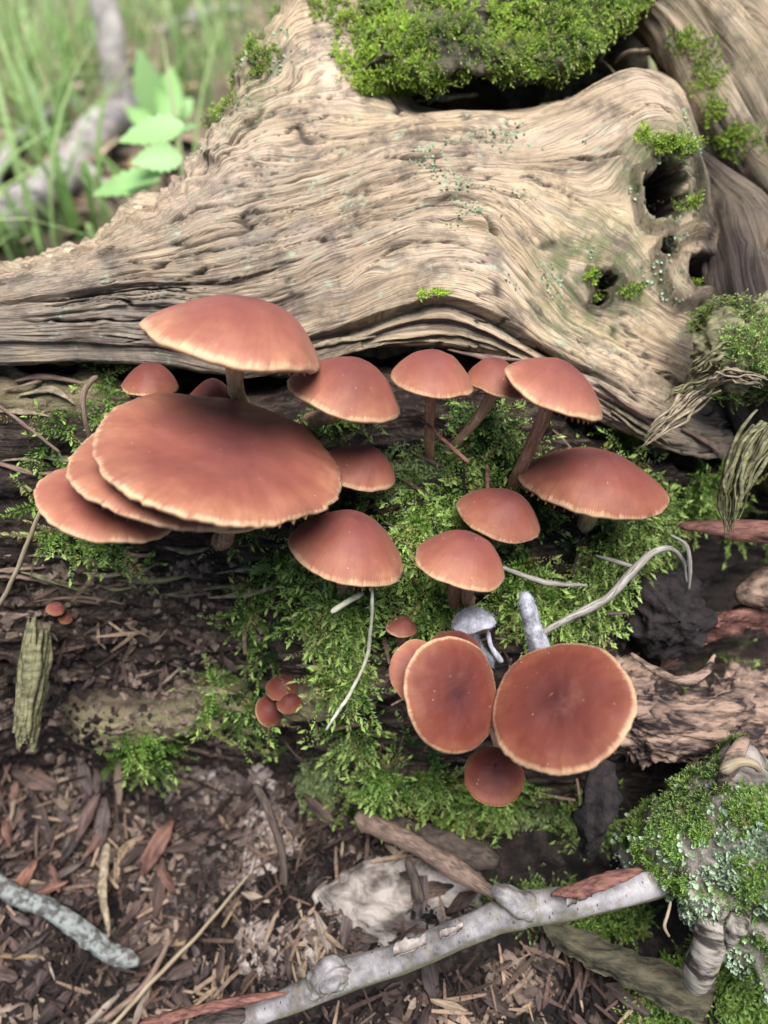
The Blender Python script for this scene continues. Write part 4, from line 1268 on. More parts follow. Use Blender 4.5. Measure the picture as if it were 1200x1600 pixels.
# fragments in the hollow under the moss slab
for k, (pp, rr_, m_) in enumerate([([(668, 165, 23.2), (705, 128, 23.0), (735, 108, 23.0)], [.05, .22, .12], 'mossfibre'), ([(650, 158, 23.6), (700, 152, 23.4), (748, 148, 23.6)], [.08, .2, .1], 'fibre'),
                                 ([(790, 100, 24), (800, 128, 23.6), (835, 130, 23.6)], [.08, .14, .05], 'fibre'), ([(740, 118, 24.4), (765, 122, 24.2), (790, 140, 24.4)], [.05, .12, .05], 'brown_twig'),
                                 ([(955, 55, 24.5), (938, 90, 24), (945, 98, 23.8), (962, 116, 23.7)], [.18, .1, .06, .04], 'mossfibre'), ([(960, 100, 24.4), (978, 83, 24.0), (1015, 80, 23.9), (1045, 72, 24.2)], [.05, .18, .2, .1], 'fibre')]):
    stick('splinter', None, None, np.array([at_d(*q) for q in pp]), rr_, m_, 24, 7, .4, 2.2, flat=.5, parent=fallen_log, seed=40 + k)

# torn lamellae of rotten wood on the flank at the left
lr = np.random.default_rng(123)
for k in range(34):
    a, b = (lr.uniform(10, 430), lr.uniform(850, 960)) if k < 22 else ((lr.uniform(150, 420), lr.uniform(1000, 1180)) if k < 28 else (lr.uniform(0, 150), lr.uniform(590, 760)))
    Lp = lr.uniform(25, 75); sl = lr.normal(0, .16)
    P = px_path([(a - Lp, b - Lp * sl), (a, b + lr.normal(0, 4)), (a + Lp, b + Lp * sl)], lr.uniform(.0, .16), 'b')
    stick('splinter', None, None, P, [.03, lr.uniform(.06, .17), .03], ('fibre', 'brown_twig', 'mossfibre', 'brown_twig')[k % 4], 22, 7, .4, 2.5, flat=.4, parent=fallen_log, seed=130 + k)

#%% BARK CHUNK, STICKS, STONES
bu_ = [935, 985, 1040, 1100, 1160, 1215]
V, Fq, CA, CN = sheet([at_cols(bu_, [1020, 1035, 1068, 1072, 1052, 1070], [-1.6, -1.9, -2.0, -1.8, -1.6, -1.4]), at_cols(bu_, [1075, 1085, 1110, 1108, 1090, 1100], [-2.6, -3.2, -3.3, -3.1, -2.8, -2.2]),
                       at_cols(bu_, [1130, 1140, 1150, 1150, 1140, 1135], [-3.1, -3.8, -4.1, -3.9, -3.4, -2.7]), at_cols(bu_, [1180, 1192, 1195, 1192, 1180, 1165], [-3.3, -4.0, -4.3, -4.1, -3.5, -3.0])], 190, 130, .14, .26, .75, 13, .14, (.45, 1.8, 1.8))
bark = thing('bark_chunk', (0, 0, 0), 'crumbling pinkish brown slab of rotten bark right of the largest face-on mushroom', 'bark', None, mesh_np('bark_chunk', V, Fq), M['rotbark'])
V, Fq, _, _ = sheet([at_cols([1030, 1075, 1120, 1165, 1200], [1050, 1020, 1000, 985, 990], [-1.4, -1.3, -1.1, -.9, -.8]), at_cols([1035, 1080, 1125, 1170, 1205], [1012, 985, 968, 958, 965], [-1.5, -1.4, -1.2, -.9, -.7]),
                     at_cols([1055, 1095, 1135, 1175, 1205], [1000, 975, 955, 945, 955], [-.7, -.6, -.4, -.2, 0])], 70, 36, .14, .10, 1.6, 15, .2)
obj('bark_curl', mesh_np('bark_curl', V, Fq), M['redbark'], bark)
stick('rolled_edge', None, None, px_path([(985, 1020, 19.4), (1030, 1050, 19.0), (1068, 1064, 18.8), (1100, 1050, 18.9), (1118, 1022, 19.3)]), [.05, .11, .13, .11, .04], 'rotbark', 60, 12, .4, 2.6, flat=.7, parent=bark, seed=9)
stick('bark_flap', None, None, px_path([(1115, 1250, 17.8), (1130, 1215, 17.7), (1150, 1180, 18.0), (1165, 1150, 18.4)]), [.08, .2, .22, .16], 'rotbark', 30, 12, .4, 1.8, flat=.6, parent=bark, seed=10)
stick('hooked_rootlet', 'pale curved hooked rootlet poking out below the pinkish bark slab', 'root', px_path([(1125, 1205, 17.4), (1155, 1192, 17.2), (1178, 1194, 17.1), (1188, 1206, 17.2)]), [.16, .13, .10, .06], 'straw', 26, 8, .12, 2)
stick('dark_stub', 'black rotten wood peg standing in moss below the largest face-on mushroom', 'wood', px_path([(945, 1190, 19.6), (935, 1240, 19.2), (925, 1290, 19.2), (915, 1340, 19.6)]), [.42, .40, .32, .16], 'black', 60, 22, .6, 1.9, seed=12)
b_, _ = blob('humus_lump', 'black crumbly lump of humus behind the rolled bark at the right', 'soil', 1035, 962, 62, 66, 21.0, 1.0, 'black', 31, .3, 1.6, 96)
stick('rotten_plank', 'reddish brown splintered plank lying in the dark hollow at the right edge', 'wood', px_path([(1060, 822, 20.4), (1120, 825, 20.1), (1200, 832, 20.0), (1260, 840, 20.2)]), [.1, .3, .38, .4], 'redbark', 34, 10, .3, 1.3, flat=.6, seed=14)
stick('rotten_plank', 'grey blurred end of rotten wood in the dark hollow, under the reddish plank', 'wood', px_path([(1150, 935, 21.4), (1200, 920, 21.2), (1270, 910, 21.0)]), [.3, .5, .6], 'bark', 30, 12, .3, 1.3, seed=15)

bp = [(340, 1612, 18.9), (430, 1574, 18.8), (530, 1534, 18.7), (640, 1494, 18.6), (740, 1452, 18.5), (810, 1425, 18.4), (900, 1412, 18.3), (1010, 1388, 18.4), (1060, 1370, 18.9)]
birch = thing('birch_stick', at_d(740, 1452, 18.5), 'pale silvery birch stick lying across the bottom of the picture', 'stick')
stick('bark_skin', None, None, px_path(bp), [.27, .30, .40, .32, .34, .41, .37, .34, .29], 'birch', 150, 32, .10, .55, parent=birch, seed=17)
stick('branch_stub', None, None, px_path([(840, 1430, 18.4), (812, 1412, 18.2), (785, 1396, 18.2), (768, 1388, 18.3)]), [.36, .32, .26, .20], 'birch', 44, 26, .28, 2.4, parent=birch, seed=18)
stick('knobbly_burr', None, None, px_path([(490, 1552, 18.7), (512, 1530, 18.5), (530, 1522, 18.5), (556, 1524, 18.7)]), [.28, .38, .36, .25], 'birch', 60, 40, .42, 2.6, parent=birch, seed=19)
stick('peeling_bark', None, None, px_path([(862, 1398, 18.0), (905, 1388, 17.8), (955, 1374, 17.7), (1004, 1358, 17.9)]), [.05, .20, .22, .06], 'redbark', 36, 10, .3, 1.6, flat=.4, parent=birch, seed=20)
for k, (a, b, sz, D_) in enumerate([(640, 1478, 26, 18.1), (705, 1455, 18, 18.05), (905, 1402, 20, 17.8)]):
    q_ = np.random.default_rng(400 + k); sl = -.42
    rows_ = [[at_d(a + x_, b + x_ * sl + y_ * sz * .5 + q_.normal(0, 1.5), D_ - z_ + .08 * abs(x_) / sz) for x_ in (-sz, -sz * .3, sz * .4, sz)] for y_, z_ in ((-.8, .0), (-.2, .04), (.35, .16), (.55, .30))]
    V, Fq, _, _ = sheet(rows_, 20, 14, .02, .03, 3, 410 + k, .25)
    obj('peeling_bark', mesh_np('peeling_bark', V - np.array(birch.location), Fq), M['birchpaper'], birch)
stick('bark_strip', 'dark reddish strip of bark in front of the thin end of the silvery birch stick', 'bark', px_path([(215, 1606, 18.2), (300, 1582, 18.2), (380, 1562, 18.2), (450, 1552, 18.3)]), [.16, .13, .13, .04], 'redbark', 50, 9, .35, 1.5, flat=.6, seed=21)
stick('bark_flake', 'pale tan torn bark flake under the dark reddish bark strip', 'bark', px_path([(290, 1606, 18.7), (340, 1592, 18.6), (392, 1584, 18.7)]), [.1, .34, .12], 'chip', 30, 10, .3, 1.5, flat=.35, seed=22)
stick('lichen_stick', 'blurred stick crusted with pale bluish lichen at the lower left', 'stick', px_path([(-60, 1328), (20, 1392), (90, 1440), (160, 1478), (214, 1494)], .75), [.30, .29, .28, .29, .25], 'lichenbark', 140, 34, .16, 3.0, seed=23)
b_, _ = blob('pale_stone', 'pale rough stone half buried behind the middle of the birch stick', 'stone', 640, 1425, 135, 88, 22.2, 1.0, 'palestone', 33, .16, 1.5, 130)
stick('brown_branch', 'brown dead branch slanting behind the pale stone, below the moss', 'branch', px_path([(555, 1275, 22.4), (630, 1310, 21.6), (700, 1350, 20.9), (778, 1402, 20.2)]), [.26, .30, .28, .16], 'brown_twig', 60, 12, .25, 1.1, seed=24)
stick('dark_branch', 'darker thick piece of dead wood above the slanting brown branch', 'branch', px_path([(600, 1290, 22.8), (690, 1320, 22.3), (780, 1345, 21.8)]), [.35, .45, .35], 'dark_twig', 40, 12, .3, 1.1, seed=25)
stick('dark_twig', 'thin dark twig standing on the litter left of the pale stone', 'twig', px_path([(398, 1225, 22.6), (425, 1280, 22.2), (440, 1330, 22.0), (446, 1385, 21.8)]), [.12, .14, .12, .08], 'dark_twig', 40, 8, .25, 1.5, seed=26)
stick('dark_twig', 'short dark peg leaning on the pale stone', 'twig', px_path([(636, 1340, 21.3), (648, 1372, 21.0), (658, 1412, 20.9)]), [.12, .16, .14], 'dark_twig', 26, 8, .25, 1.5, seed=27)
stick('straw', 'long pale straw slanting across the litter to the left of the birch stick', 'straw', px_path([(178, 1606), (250, 1530), (330, 1452), (410, 1378)], .7), [.06, .07, .06, .035], 'straw', 40, 7, .15, 1.5, seed=28)
stick('straw', 'short brown straw alongside the long pale straw', 'straw', px_path([(172, 1592), (225, 1530), (272, 1470)], .6), [.10, .11, .07], 'brown_twig', 30, 7, .15, 1.5, seed=29)
stick('wood_splinter', 'pale upright torn wood splinter above the end of the lichen stick', 'wood', px_path([(164, 1330), (166, 1390), (168, 1455)], .9), [.10, .17, .05], 'fibre', 40, 10, .45, 2.2, flat=.5, seed=30)
stick('dry_stem', 'thin dry stem bent beside the moss at the far left', 'twig', px_path([(152, 588, 19.0), (132, 610, 18.6), (132, 650, 18.6), (142, 690, 19.0)]), [.07, .08, .07, .05], 'brown_twig', 34, 7, .2, 2, seed=31)
stick('dry_stem', 'thin straight dry stalk slanting over black wood at the far left', 'twig', px_path([(-20, 622, 18.8), (40, 665, 18.9), (94, 708, 19.2)]), [.05, .05, .035], 'brown_twig', 30, 7, .15, 2, seed=32)
stick('dry_stem', 'pale curving dry stalk below the lowest left mushroom cap', 'twig', px_path([(64, 795, 19.0), (42, 850, 19.4), (20, 905, 19.8), (-10, 960, 20.3)]), [.05, .06, .07, .06], 'straw', 36, 7, .2, 2, seed=33)
q_ = np.random.default_rng(340); Vs, Fs, off = [], [], 0
for k in range(46):
    x_ = q_.uniform(-22, 24); t0, t1 = q_.uniform(0, .3), q_.uniform(.6, 1.0); dd_ = q_.uniform(-.12, .3)
    P = np.array([at_d(60 - 26 * t_ + x_ * (1 - .25 * t_) + q_.normal(0, 1.5), 960 + 215 * t_, 20.5 + dd_ + .0006 * x_ * x_) for t_ in np.linspace(t0, t1, 6)])
    V, F_, _ = tube(catmull(P, 18), q_.uniform(.05, .15) * np.sin(np.pi * np.linspace(.06, .94, 18)) ** .4, 6, False, .6, .35, 2.5, 340 + k)
    Vs.append(V); Fs.append(F_[0] + off); off += len(V)
thing('rotten_post', (0, 0, 0), 'upright greenish strip of fibrous rotten wood at the left edge', 'wood', None, mesh_np('rotten_post', np.concatenate(Vs), np.concatenate(Fs)), M['mossfibre'])

stick('pale_thread', 'long white thread-like rootlet dangling below the bell-shaped mushroom', 'root', px_path([(580, 905, 17.5), (583, 940, 17.6), (579, 985, 18.2), (571, 1030, 18.7), (549, 1082, 18.9), (528, 1112, 19.0), (510, 1142, 19.2)]), [.035, .04, .048, .048, .045, .045, .035], 'thread', 70, 7, .25, 3, seed=36)
stick('dead_straw', 'short blunt dead straw under the front of the bell-shaped mushroom', 'straw', px_path([(517, 957, 17.6), (540, 942, 17.7), (568, 926, 18.0)]), [.07, .075, .07], 'thread', 20, 8, .1, 2, seed=37)
stick('grey_root', 'thick grey arching root over the black humus at the right', 'root', px_path([(842, 992, 18.9), (895, 962, 18.8), (950, 934, 18.8), (985, 896, 18.9), (1012, 868, 19.0), (1045, 858, 19.3), (1066, 876, 19.8), (1072, 912, 20.4)]), [.08, .10, .11, .115, .10, .08, .06, .04], 'twig', 90, 10, .22, 2, seed=38)
stick('grey_root', 'thin grey rootlet running from the domed orange-brown cap into moss', 'root', px_path([(784, 886, 18.2), (830, 904, 18.6), (872, 913, 18.9), (918, 914, 19.2)]), [.05, .07, .07, .03], 'twig', 50, 8, .2, 2, seed=39)
stick('grey_root', 'short grey rootlet joining the thick arching root from the left', 'root', px_path([(930, 868, 19.3), (965, 878, 19.1), (990, 886, 19.0)]), [.03, .06, .06], 'twig', 30, 8, .2, 2, seed=40)
stick('grey_root', 'thin rootlet hanging straight beside the thick arching root', 'root', px_path([(1048, 836, 19.5), (1072, 852, 19.4), (1078, 885, 19.5), (1076, 922, 19.9)]), [.03, .05, .06, .04], 'twig', 36, 8, .2, 2, seed=41)
stick('pine_needle', 'reddish flat needle stuck in the moss between two mushroom stems', 'needle', px_path([(650, 648, 18.4), (690, 684, 18.1), (733, 724, 18.0)]), [.05, .06, .07], 'redbark', 24, 6, .1, 2, flat=.5, seed=42)
stick('pine_needle', 'orange needle lying in litter beside the largest face-on cap', 'needle', px_path([(946, 958, 19.2), (985, 957, 19.2)]), [.05, .07, .02], 'chip', 14, 6, .1, 2, flat=.5, seed=43)
stick('red_peg', 'tiny reddish twig sticking up behind the domed mushroom in the moss', 'twig', px_path([(762, 768, 18.6), (761, 726, 18.5)]), [.06, .05], 'redbark', 14, 7, .2, 2, seed=44)

#%% MOULDY MUSHROOMS
def fuzz(parent, V, r, n, ln):
    k = r.integers(0, len(V), n)
    P = V[k]; d_ = unit(r.normal(0, 1, (n, 3)))
    s_ = unit(np.cross(d_, r.normal(0, 1, (n, 3)))) * .0028
    L = ln * r.uniform(.2, 1, (n, 1)) ** 2
    A = np.concatenate([P - s_, P + s_, P + d_ * L], 0)
    Fq = np.stack([np.arange(n), np.arange(n) + n, np.arange(n) + 2 * n], 1)
    o = obj('mould_fuzz', mesh_np('mould_fuzz', A, Fq, False), M['mould'], parent)
    o['kind'] = 'stuff'


for args, kw in [((738, 972, 33, .5, 5, .6), dict(base=(765, 1035), D=18.4, stem=9, label='collapsed grey mushroom furred with white mould behind the face-on pair'))]:
    lb = kw.pop('label')
    mr = mushroom(lb, *args, capmat='mould', stemmat='mould', group='mushrooms white with mould', tone=0, wav=.12, **kw)
    bpy.context.view_layer.update()
    for ch in list(mr.children):
        Vv = np.array([ch.matrix_local @ v_.co for v_ in ch.data.vertices])
        fuzz(mr, Vv, np.random.default_rng(len(CAPS)), 9000, .13)
ms = stick('mouldy_stem', 'leaning white stem furred with mould, behind the largest face-on mushroom', 'mushroom stem', px_path([(818, 926, 18.1), (826, 955, 18.2), (836, 990, 18.35), (848, 1030, 18.6)]), [.17, .20, .22, .26], 'mould', 40, 16, .16, 2, group='mushrooms white with mould', seed=46)
fuzz(ms, np.array([v_.co[:] for v_ in ms.data.vertices]), np.random.default_rng(46), 7000, .10)
stick('mould_strand', 'thin white mouldy strand beside the collapsed grey mushroom', 'mould', px_path([(762, 985, 18.6), (768, 1010, 18.5), (785, 1035, 18.7)]), [.07, .06, .1], 'mould', 20, 8, .3, 2, seed=45)

#%% LICHEN BRANCH BOTTOM RIGHT
def tube_surface(path_px, r, n, sides, rough, rfreq, seed):
    C_ = catmull(np.array([at_d(*q) for q in path_px]), n)
    V, Fs, uv = tube(C_, np.interp(np.linspace(0, 1, n), np.linspace(0, 1, len(r)), r), sides, True, 1.0, rough, rfreq, seed)
    P = V[:n * sides].reshape(n, sides, 3)
    return V, Fs, uv, P, unit(P - C_[:, None])


V, Fs, uv, RB, RBn = tube_surface([(1010, 1345, 20.6), (1060, 1320, 19.6), (1120, 1330, 18.9), (1190, 1360, 18.3), (1270, 1400, 18.0), (1380, 1450, 18)], [.7, 1.2, 1.75, 1.95, 2.0, 1.9], 110, 90, .40, .8, 71)
lb_ = thing('lichen_branch', (0, 0, 0), 'thick dead branch buried in moss and pale green lichen at the lower right', 'branch', None, None)
obj('bark_skin', mesh_np('bark_skin', V, Fs, True, uv), M['palestone'], lb_)
stick('bark_stub', None, None, px_path([(1132, 1390, 17.4), (1114, 1450, 17.1), (1097, 1505, 17.1), (1084, 1548, 17.3)]), [.34, .35, .36, .32], 'ringbark', 90, 30, .10, 1.4, parent=lb_, seed=73)
stick('bark_stub', None, None, px_path([(1165, 1420, 17.0), (1150, 1450, 16.7), (1137, 1478, 16.8)]), [.2, .2, .12], 'ringbark', 40, 16, .25, 2, parent=lb_, seed=74)
V, Fq, _, _ = sheet([[at_d(a, b, c) for a, b, c in r_] for r_ in [[(840, 1425, 20.6), (930, 1458, 20.2), (1030, 1500, 19.8), (1120, 1540, 19.4)], [(850, 1455, 20.2), (930, 1495, 19.7), (1020, 1535, 19.3), (1110, 1575, 19.0)], [(862, 1478, 20.3), (930, 1520, 19.9), (1010, 1560, 19.5), (1095, 1600, 19.2)]]], 60, 30, .4, .08, 1.6, 75, .1)
thing('dark_board', (0, 0, 0), 'dark grey weathered board under the birch stick at the lower right', 'wood', None, mesh_np('dark_board', V, Fq), M['slab'])
stick('dark_board', 'dark plank with a pale worn edge at the lower right corner', 'wood', px_path([(1130, 1478, 18.8), (1180, 1500, 18.4), (1260, 1535, 18.2)]), [.3, .5, .5], 'brown_twig', 40, 12, .15, .8, flat=.5, seed=76)
stick('pale_thread', 'tiny yellowish rootlet hanging off the end of the birch stick', 'root', px_path([(1048, 1408, 17.6), (1043, 1430, 17.5), (1038, 1448, 17.5), (1046, 1464, 17.6)]), [.03, .04, .04, .03], 'straw', 30, 6, .2, 3, seed=77)

#%% MOSS
prng = np.random.default_rng(5)
FEA = [feather(prng, int(prng.integers(12, 17)), prng.uniform(.13, .21), .3) for _ in range(8)]
STR = [star(prng, 9) for _ in range(5)]
FLK = [flake(prng) for _ in range(6)]


def poly(s):
    return pts(s)


bankN = unit(blur(blur(grid_normals(BD), 3, 1), 3, 0))
if np.mean(np.sum(bankN * (CAM - BD), -1)) < 0:
    bankN = -bankN
qu, qv, _ = proj(BD)
wu = qu + 26 * fbm(BD[..., 0] * .9, BD[..., 1] * .9, BD[..., 2] * .9, 3, 301)
wv = qv + 26 * fbm(BD[..., 0] * .9, BD[..., 1] * .9, BD[..., 2] * .9, 3, 302)
main = in_poly(wu, wv, poly('470,640 640,618 760,640 960,705 1130,735 1145,790 1075,835 1000,862 960,905 905,960 860,1000 640,1010 650,1130 730,1180 800,1200 960,1230 975,1390 860,1420 770,1370 690,1290 560,1275 440,1215 425,1150 500,1090 505,1000 470,920 400,885 235,870 235,815 430,800 470,760'))
left = in_poly(wu, wv, poly('20,640 170,620 150,780 30,760')) | in_poly(wu, wv, poly('30,825 240,820 240,860 60,870')) | in_poly(wu, wv, poly('280,920 440,900 420,1010 300,990')) \
    | in_poly(wu, wv, poly('330,1050 440,1050 430,1140 330,1140')) | in_poly(wu, wv, poly('185,1150 255,1140 260,1205 190,1210')) | in_poly(wu, wv, poly('120,570 185,570 180,605 125,605'))
gap = fbm(BD[..., 0] * .8, BD[..., 1] * .8, BD[..., 2] * .8, 3, 303)
dens = main * sstep(-.02, .4, gap - .06 - .22 * sstep(900, 1100, qv) - .3 * sstep(560, 460, qu)) * 1.0 + left * .16 * sstep(-.2, .3, gap)
dens = dens + .004 * in_poly(wu, wv, poly('1100,700 1700,640 1700,1300 1000,1300 1100,900')) 
dens *= (1 - .9 * sstep(90, 50, np.hypot(qu - 1040, qv - 960)))
P, N = scatter(BD, bankN, dens, 6500, 61)
r = np.random.default_rng(62); n = len(P)
fwd = r.normal(0, .8, (n, 3)) + np.array([0, -.4, -.35])
V, Fq, T = plant(FEA, P - N * .05, N, r.uniform(.55, 1.5, n), fwd, np.abs(r.normal(.35, .4, n)), 63, .11)
stuff('feather_moss', V, Fq, 'moss', 'green feathery moss carpeting the rotten side of the log around the mushrooms', dict(tint=T))
pal = np.exp(-((qu - 655) / 62) ** 2 - ((qv - 748) / 42) ** 2) + .5 * np.exp(-((qu - 500) / 30) ** 2 - ((qv - 1225) / 40) ** 2) + .35 * np.exp(-((qu - 840) / 60) ** 2 - ((qv - 1290) / 40) ** 2)
pal[pal < .12] = 0
P, N = scatter(BD, bankN, pal, 1300, 64); n = len(P)
V, Fq, T = plant(FEA[:2] + STR, P, N, r.uniform(.3, .6, n), r.normal(0, 1, (n, 3)), r.uniform(.1, .9, n) * 1.0, 65, .1)
stuff('pale_moss', V, Fq, 'moss_pale', 'pale greyish green moss cushion between the mushroom stems', dict(tint=T))

slabN = SN
du_, dv_, _ = proj(SA)
d_ = sstep(210, 120, dv_) * sstep(-.75, -.25, fbm(SA[..., 0] * .5, SA[..., 1] * .5, SA[..., 2] * .5, 3, 305)) * (SA[..., 1] < 17)
d_[:22] *= .15
P, N = scatter(SA, slabN, d_, 14000, 66); n = len(P)
N = unit(N + np.array([0, -.05, .1]))
V, Fq, T = plant(STR[:3] + FEA[:4], P, N, r.uniform(.16, .34, n) * np.where(r.random(n) < .3, 1.8, 1), r.normal(0, .6, (n, 3)) + np.array([.5, -.8, -.5]), r.uniform(-.35, .3, n), 67, .08)
stuff('slab_moss', V, Fq, 'moss_bright', 'bright yellow-green moss thick over the slab on top of the log', dict(tint=T))

# moss on the bare log: shoulder, knot hole, hollow, limb, bark flap
lu, lv, _ = proj(LD)
LN = grid_normals(LD); LN = unit(blur(blur(LN, 2, 1), 2, 0))
if np.mean(np.sum(LN * (CAM - LD), -1)[60:200]) < 0:
    LN = -LN
gl = fbm(LD[..., 0] * 1.1, LD[..., 1] * 1.1, LD[..., 2] * 1.1, 3, 306)
dl = np.zeros_like(gl)
for (a, b, ra, rb, q) in [(1045, 228, 40, 16, .5), (1004, 215, 10, 16, .5), (1078, 318, 10, 12, .5), (845, 128, 60, 16, 1), (922, 432, 12, 14, .25), (930, 462, 14, 7, .3),
                          (680, 463, 26, 8, .7), (985, 455, 26, 14, .35), (720, 148, 30, 8, .3), (600, 135, 50, 20, .5)]:
    dl = np.maximum(dl, q * np.exp(-(((lu - a) / ra) ** 2 + ((lv - b) / rb) ** 2) ** 2))
dl[dl < .15] = 0
sh_ = in_poly(lu + 20 * gl, lv + 20 * gl, poly('300,235 340,150 380,60 425,-20 640,-20 620,130 540,140 520,60 470,60 440,110 400,140 360,200'))
dl = (dl + sh_ * .22 * sstep(.05, .5, gl)) * (g > 1) * (g < 6)
P, N = scatter(LD, LN, dl, 3000, 68); n = len(P)
V, Fq, T = plant(STR, P, N, r.uniform(.16, .38, n), r.normal(0, 1, (n, 3)), r.uniform(-.2, .6, n), 69, .06)
stuff('log_moss', V, Fq, 'moss_bright', 'small green moss tufts in the knot hole and cracks of the bare log', dict(tint=T))
# tiny lichen crust flakes on the bare wood
dk = sstep(.30, .62, fbm(LD[..., 0] * .9, LD[..., 1] * .9, LD[..., 2] * .9, 4, 307)) * (g > .1) * (g < 5)
dk *= in_poly(lu, lv, poly('620,240 1050,130 1100,250 1060,480 900,520 640,480')) * 1.0 + .5 * in_poly(lu, lv, poly('280,240 350,120 430,0 540,20 520,140 420,220'))
P, N = scatter(LD, LN, dk, 1500, 70); n = len(P)
V, Fq, T = plant(FLK, P, N, r.uniform(.04, .10, n), r.normal(0, 1, (n, 3)), r.uniform(-.1, .3, n), 71, 0)
stuff('lichen_crust', V, Fq, 'lichen', 'tiny grey-green lichen scales on the bare log', dict(tint=T))

def cover(Pg, Ng, dens, n, seed, protos, s0, s1, mat, name, label, tl0=0, tl1=.6, dry=.05, lift=0):
    P, N = scatter(Pg, Ng, dens, n, seed)
    r = np.random.default_rng(seed + 1); n = len(P)
    V, Fq, T = plant(protos, P + N * lift, N, r.uniform(s0, s1, n), r.normal(0, 1, (n, 3)), r.uniform(tl0, tl1, n), seed + 2, dry)
    return stuff(name, V, Fq, mat, label, dict(tint=T))


a_, b2, _ = proj(L1)
dd = np.exp(-((a_ - 1105 - (b2 - 120) * .42) / 26) ** 2) * sstep(30, 60, b2) * sstep(260, 200, b2) * (L1n @ (CAM / 20) > 0)
dd += .6 * np.exp(-((a_ - 1175) / 40) ** 2 - ((b2 - 190) / 30) ** 2)
dd[dd < .1] = 0
dd = dd * sstep(-.25, .15, fbm(L1[..., 0], L1[..., 1], L1[..., 2], 3, 314))
cover(L1, L1n, dd, 800, 72, STR + FEA[:2], .14, .30, 'moss_bright', 'limb_moss', 'green moss strip down the broken limb at the top right')
dd = (fbm(KA[..., 0] * 1.2, KA[..., 1] * 1.2, KA[..., 2] * 1.2, 3, 308) > -.1) * 1.0
cover(KA, KN_, dd, 900, 75, FEA, .3, .6, 'moss', 'bark_moss', 'dull green moss on the shaggy bark flap at the right edge', .0, .5, .25)
# the branch at the lower right: short moss on top, lichen scales towards the edge
e_, f_, _ = proj(RB)
facing = np.sum(RBn * (CAM - RB), -1) > -6
nz = fbm(RB[..., 0] * 1.1, RB[..., 1] * 1.1, RB[..., 2] * 1.1, 4, 309, .65)
dm = facing * sstep(0., .3, nz) * (sstep(1420, 1350, f_) + .25)
cover(RB, RBn, dm, 5200, 78, STR + FEA[:2], .09, .34, 'moss', 'branch_moss', 'short dense moss on the thick branch at the lower right', -.1, .5)
dli = facing * (.03 + sstep(.12, -.12, nz)) * (sstep(1000, 1170, e_ + 60 * nz) + .05) * sstep(1230, 1300, f_ + 50 * nz)
cover(RB, RBn, dli, 8500, 81, FLK, .035, .15, 'lichen', 'branch_lichen', 'pale blue-green lichen scales on the thick branch at the lower right', .1, 1.0, 0, .08)
# moss on the ground at the lower right corner, under the board
gu, gv, gdp = proj(GV.reshape(301, 301, 3))
Gn = grid_normals(GV.reshape(301, 301, 3)); Gn = np.where(Gn[..., 2:] < 0, -Gn, Gn)
GP = GV.reshape(301, 301, 3)
dg = in_poly(gu, gv, poly('960,1560 1040,1500 1250,1470 1300,1700 1020,1680')) * (gdp > 5) * (sstep(-.6, .2, fbm(GP[..., 0] * .8, GP[..., 1] * .8, 0, 3, 310)))
dg = dg + in_poly(gu, gv, poly('760,1400 900,1400 1010,1440 1000,1480 880,1470 760,1430')) * (gdp > 5) * .6
cover(GP, Gn, dg, 2600, 84, FEA + STR, .35, .75, 'moss', 'ground_moss', 'green moss on the ground in the lower right corner', 0, .7)

#%% LITTER
def chip_mesh(r, L=1.0, W=.3, th=.06, nx=6):
    V = []
    ben = r.uniform(-.25, .25); tw = r.uniform(-.6, .6)
    for side in (0, 1):
        for i in range(nx):
            t = i / (nx - 1) - .5
            w_ = W * (1 - (abs(t) * 2) ** 2.2 * .75) * r.uniform(.75, 1.15)
            for s_ in (-1, 1):
                a = tw * t
                y, z = s_ * w_ * .5 * math.cos(a), s_ * w_ * .5 * math.sin(a)
                V.append((t * L + r.uniform(-.03, .03), y + r.uniform(-.02, .02), z + ben * (t * t * 4) * .3 + (th if side == 0 else 0) * (1 - .6 * abs(t))))
    Fq = []
    o2 = nx * 2
    for i in range(nx - 1):
        a, b, c, d = 2*i, 2*i + 1, 2*i + 3, 2*i + 2
        Fq += [(a, b, c, d), (a + o2, d + o2, c + o2, b + o2), (a, d, d + o2, a + o2), (b, b + o2, c + o2, c)]
    Fq += [(0, o2, o2 + 1, 1), (2*nx - 2, 2*nx - 1, 2*nx - 1 + o2, 2*nx - 2 + o2)]
    me = mesh_np('wood_chip', np.array(V), np.array(Fq), True)
    return me


cr = np.random.default_rng(91)
CH = [chip_mesh(cr, 1, cr.uniform(.16, .42), cr.uniform(.04, .09)) for _ in range(12)]
CHP = [chip_mesh(cr, 1, cr.uniform(.10, .30), cr.uniform(.04, .08)) for _ in range(6)]
for m_ in CH:
    m_.materials.append(M['chip'])
for m_ in CHP:
    m_.materials.append(M['pale_chip'])
litter_poly = [poly('-80,1190 480,1230 560,1290 640,1310 760,1440 560,1510 380,1580 380,1680 -80,1680'), poly('560,1560 900,1460 1000,1560 1000,1680 420,1680 420,1620')]
flank_poly = poly('80,990 200,980 400,1000 400,1060 180,1070 110,1060')


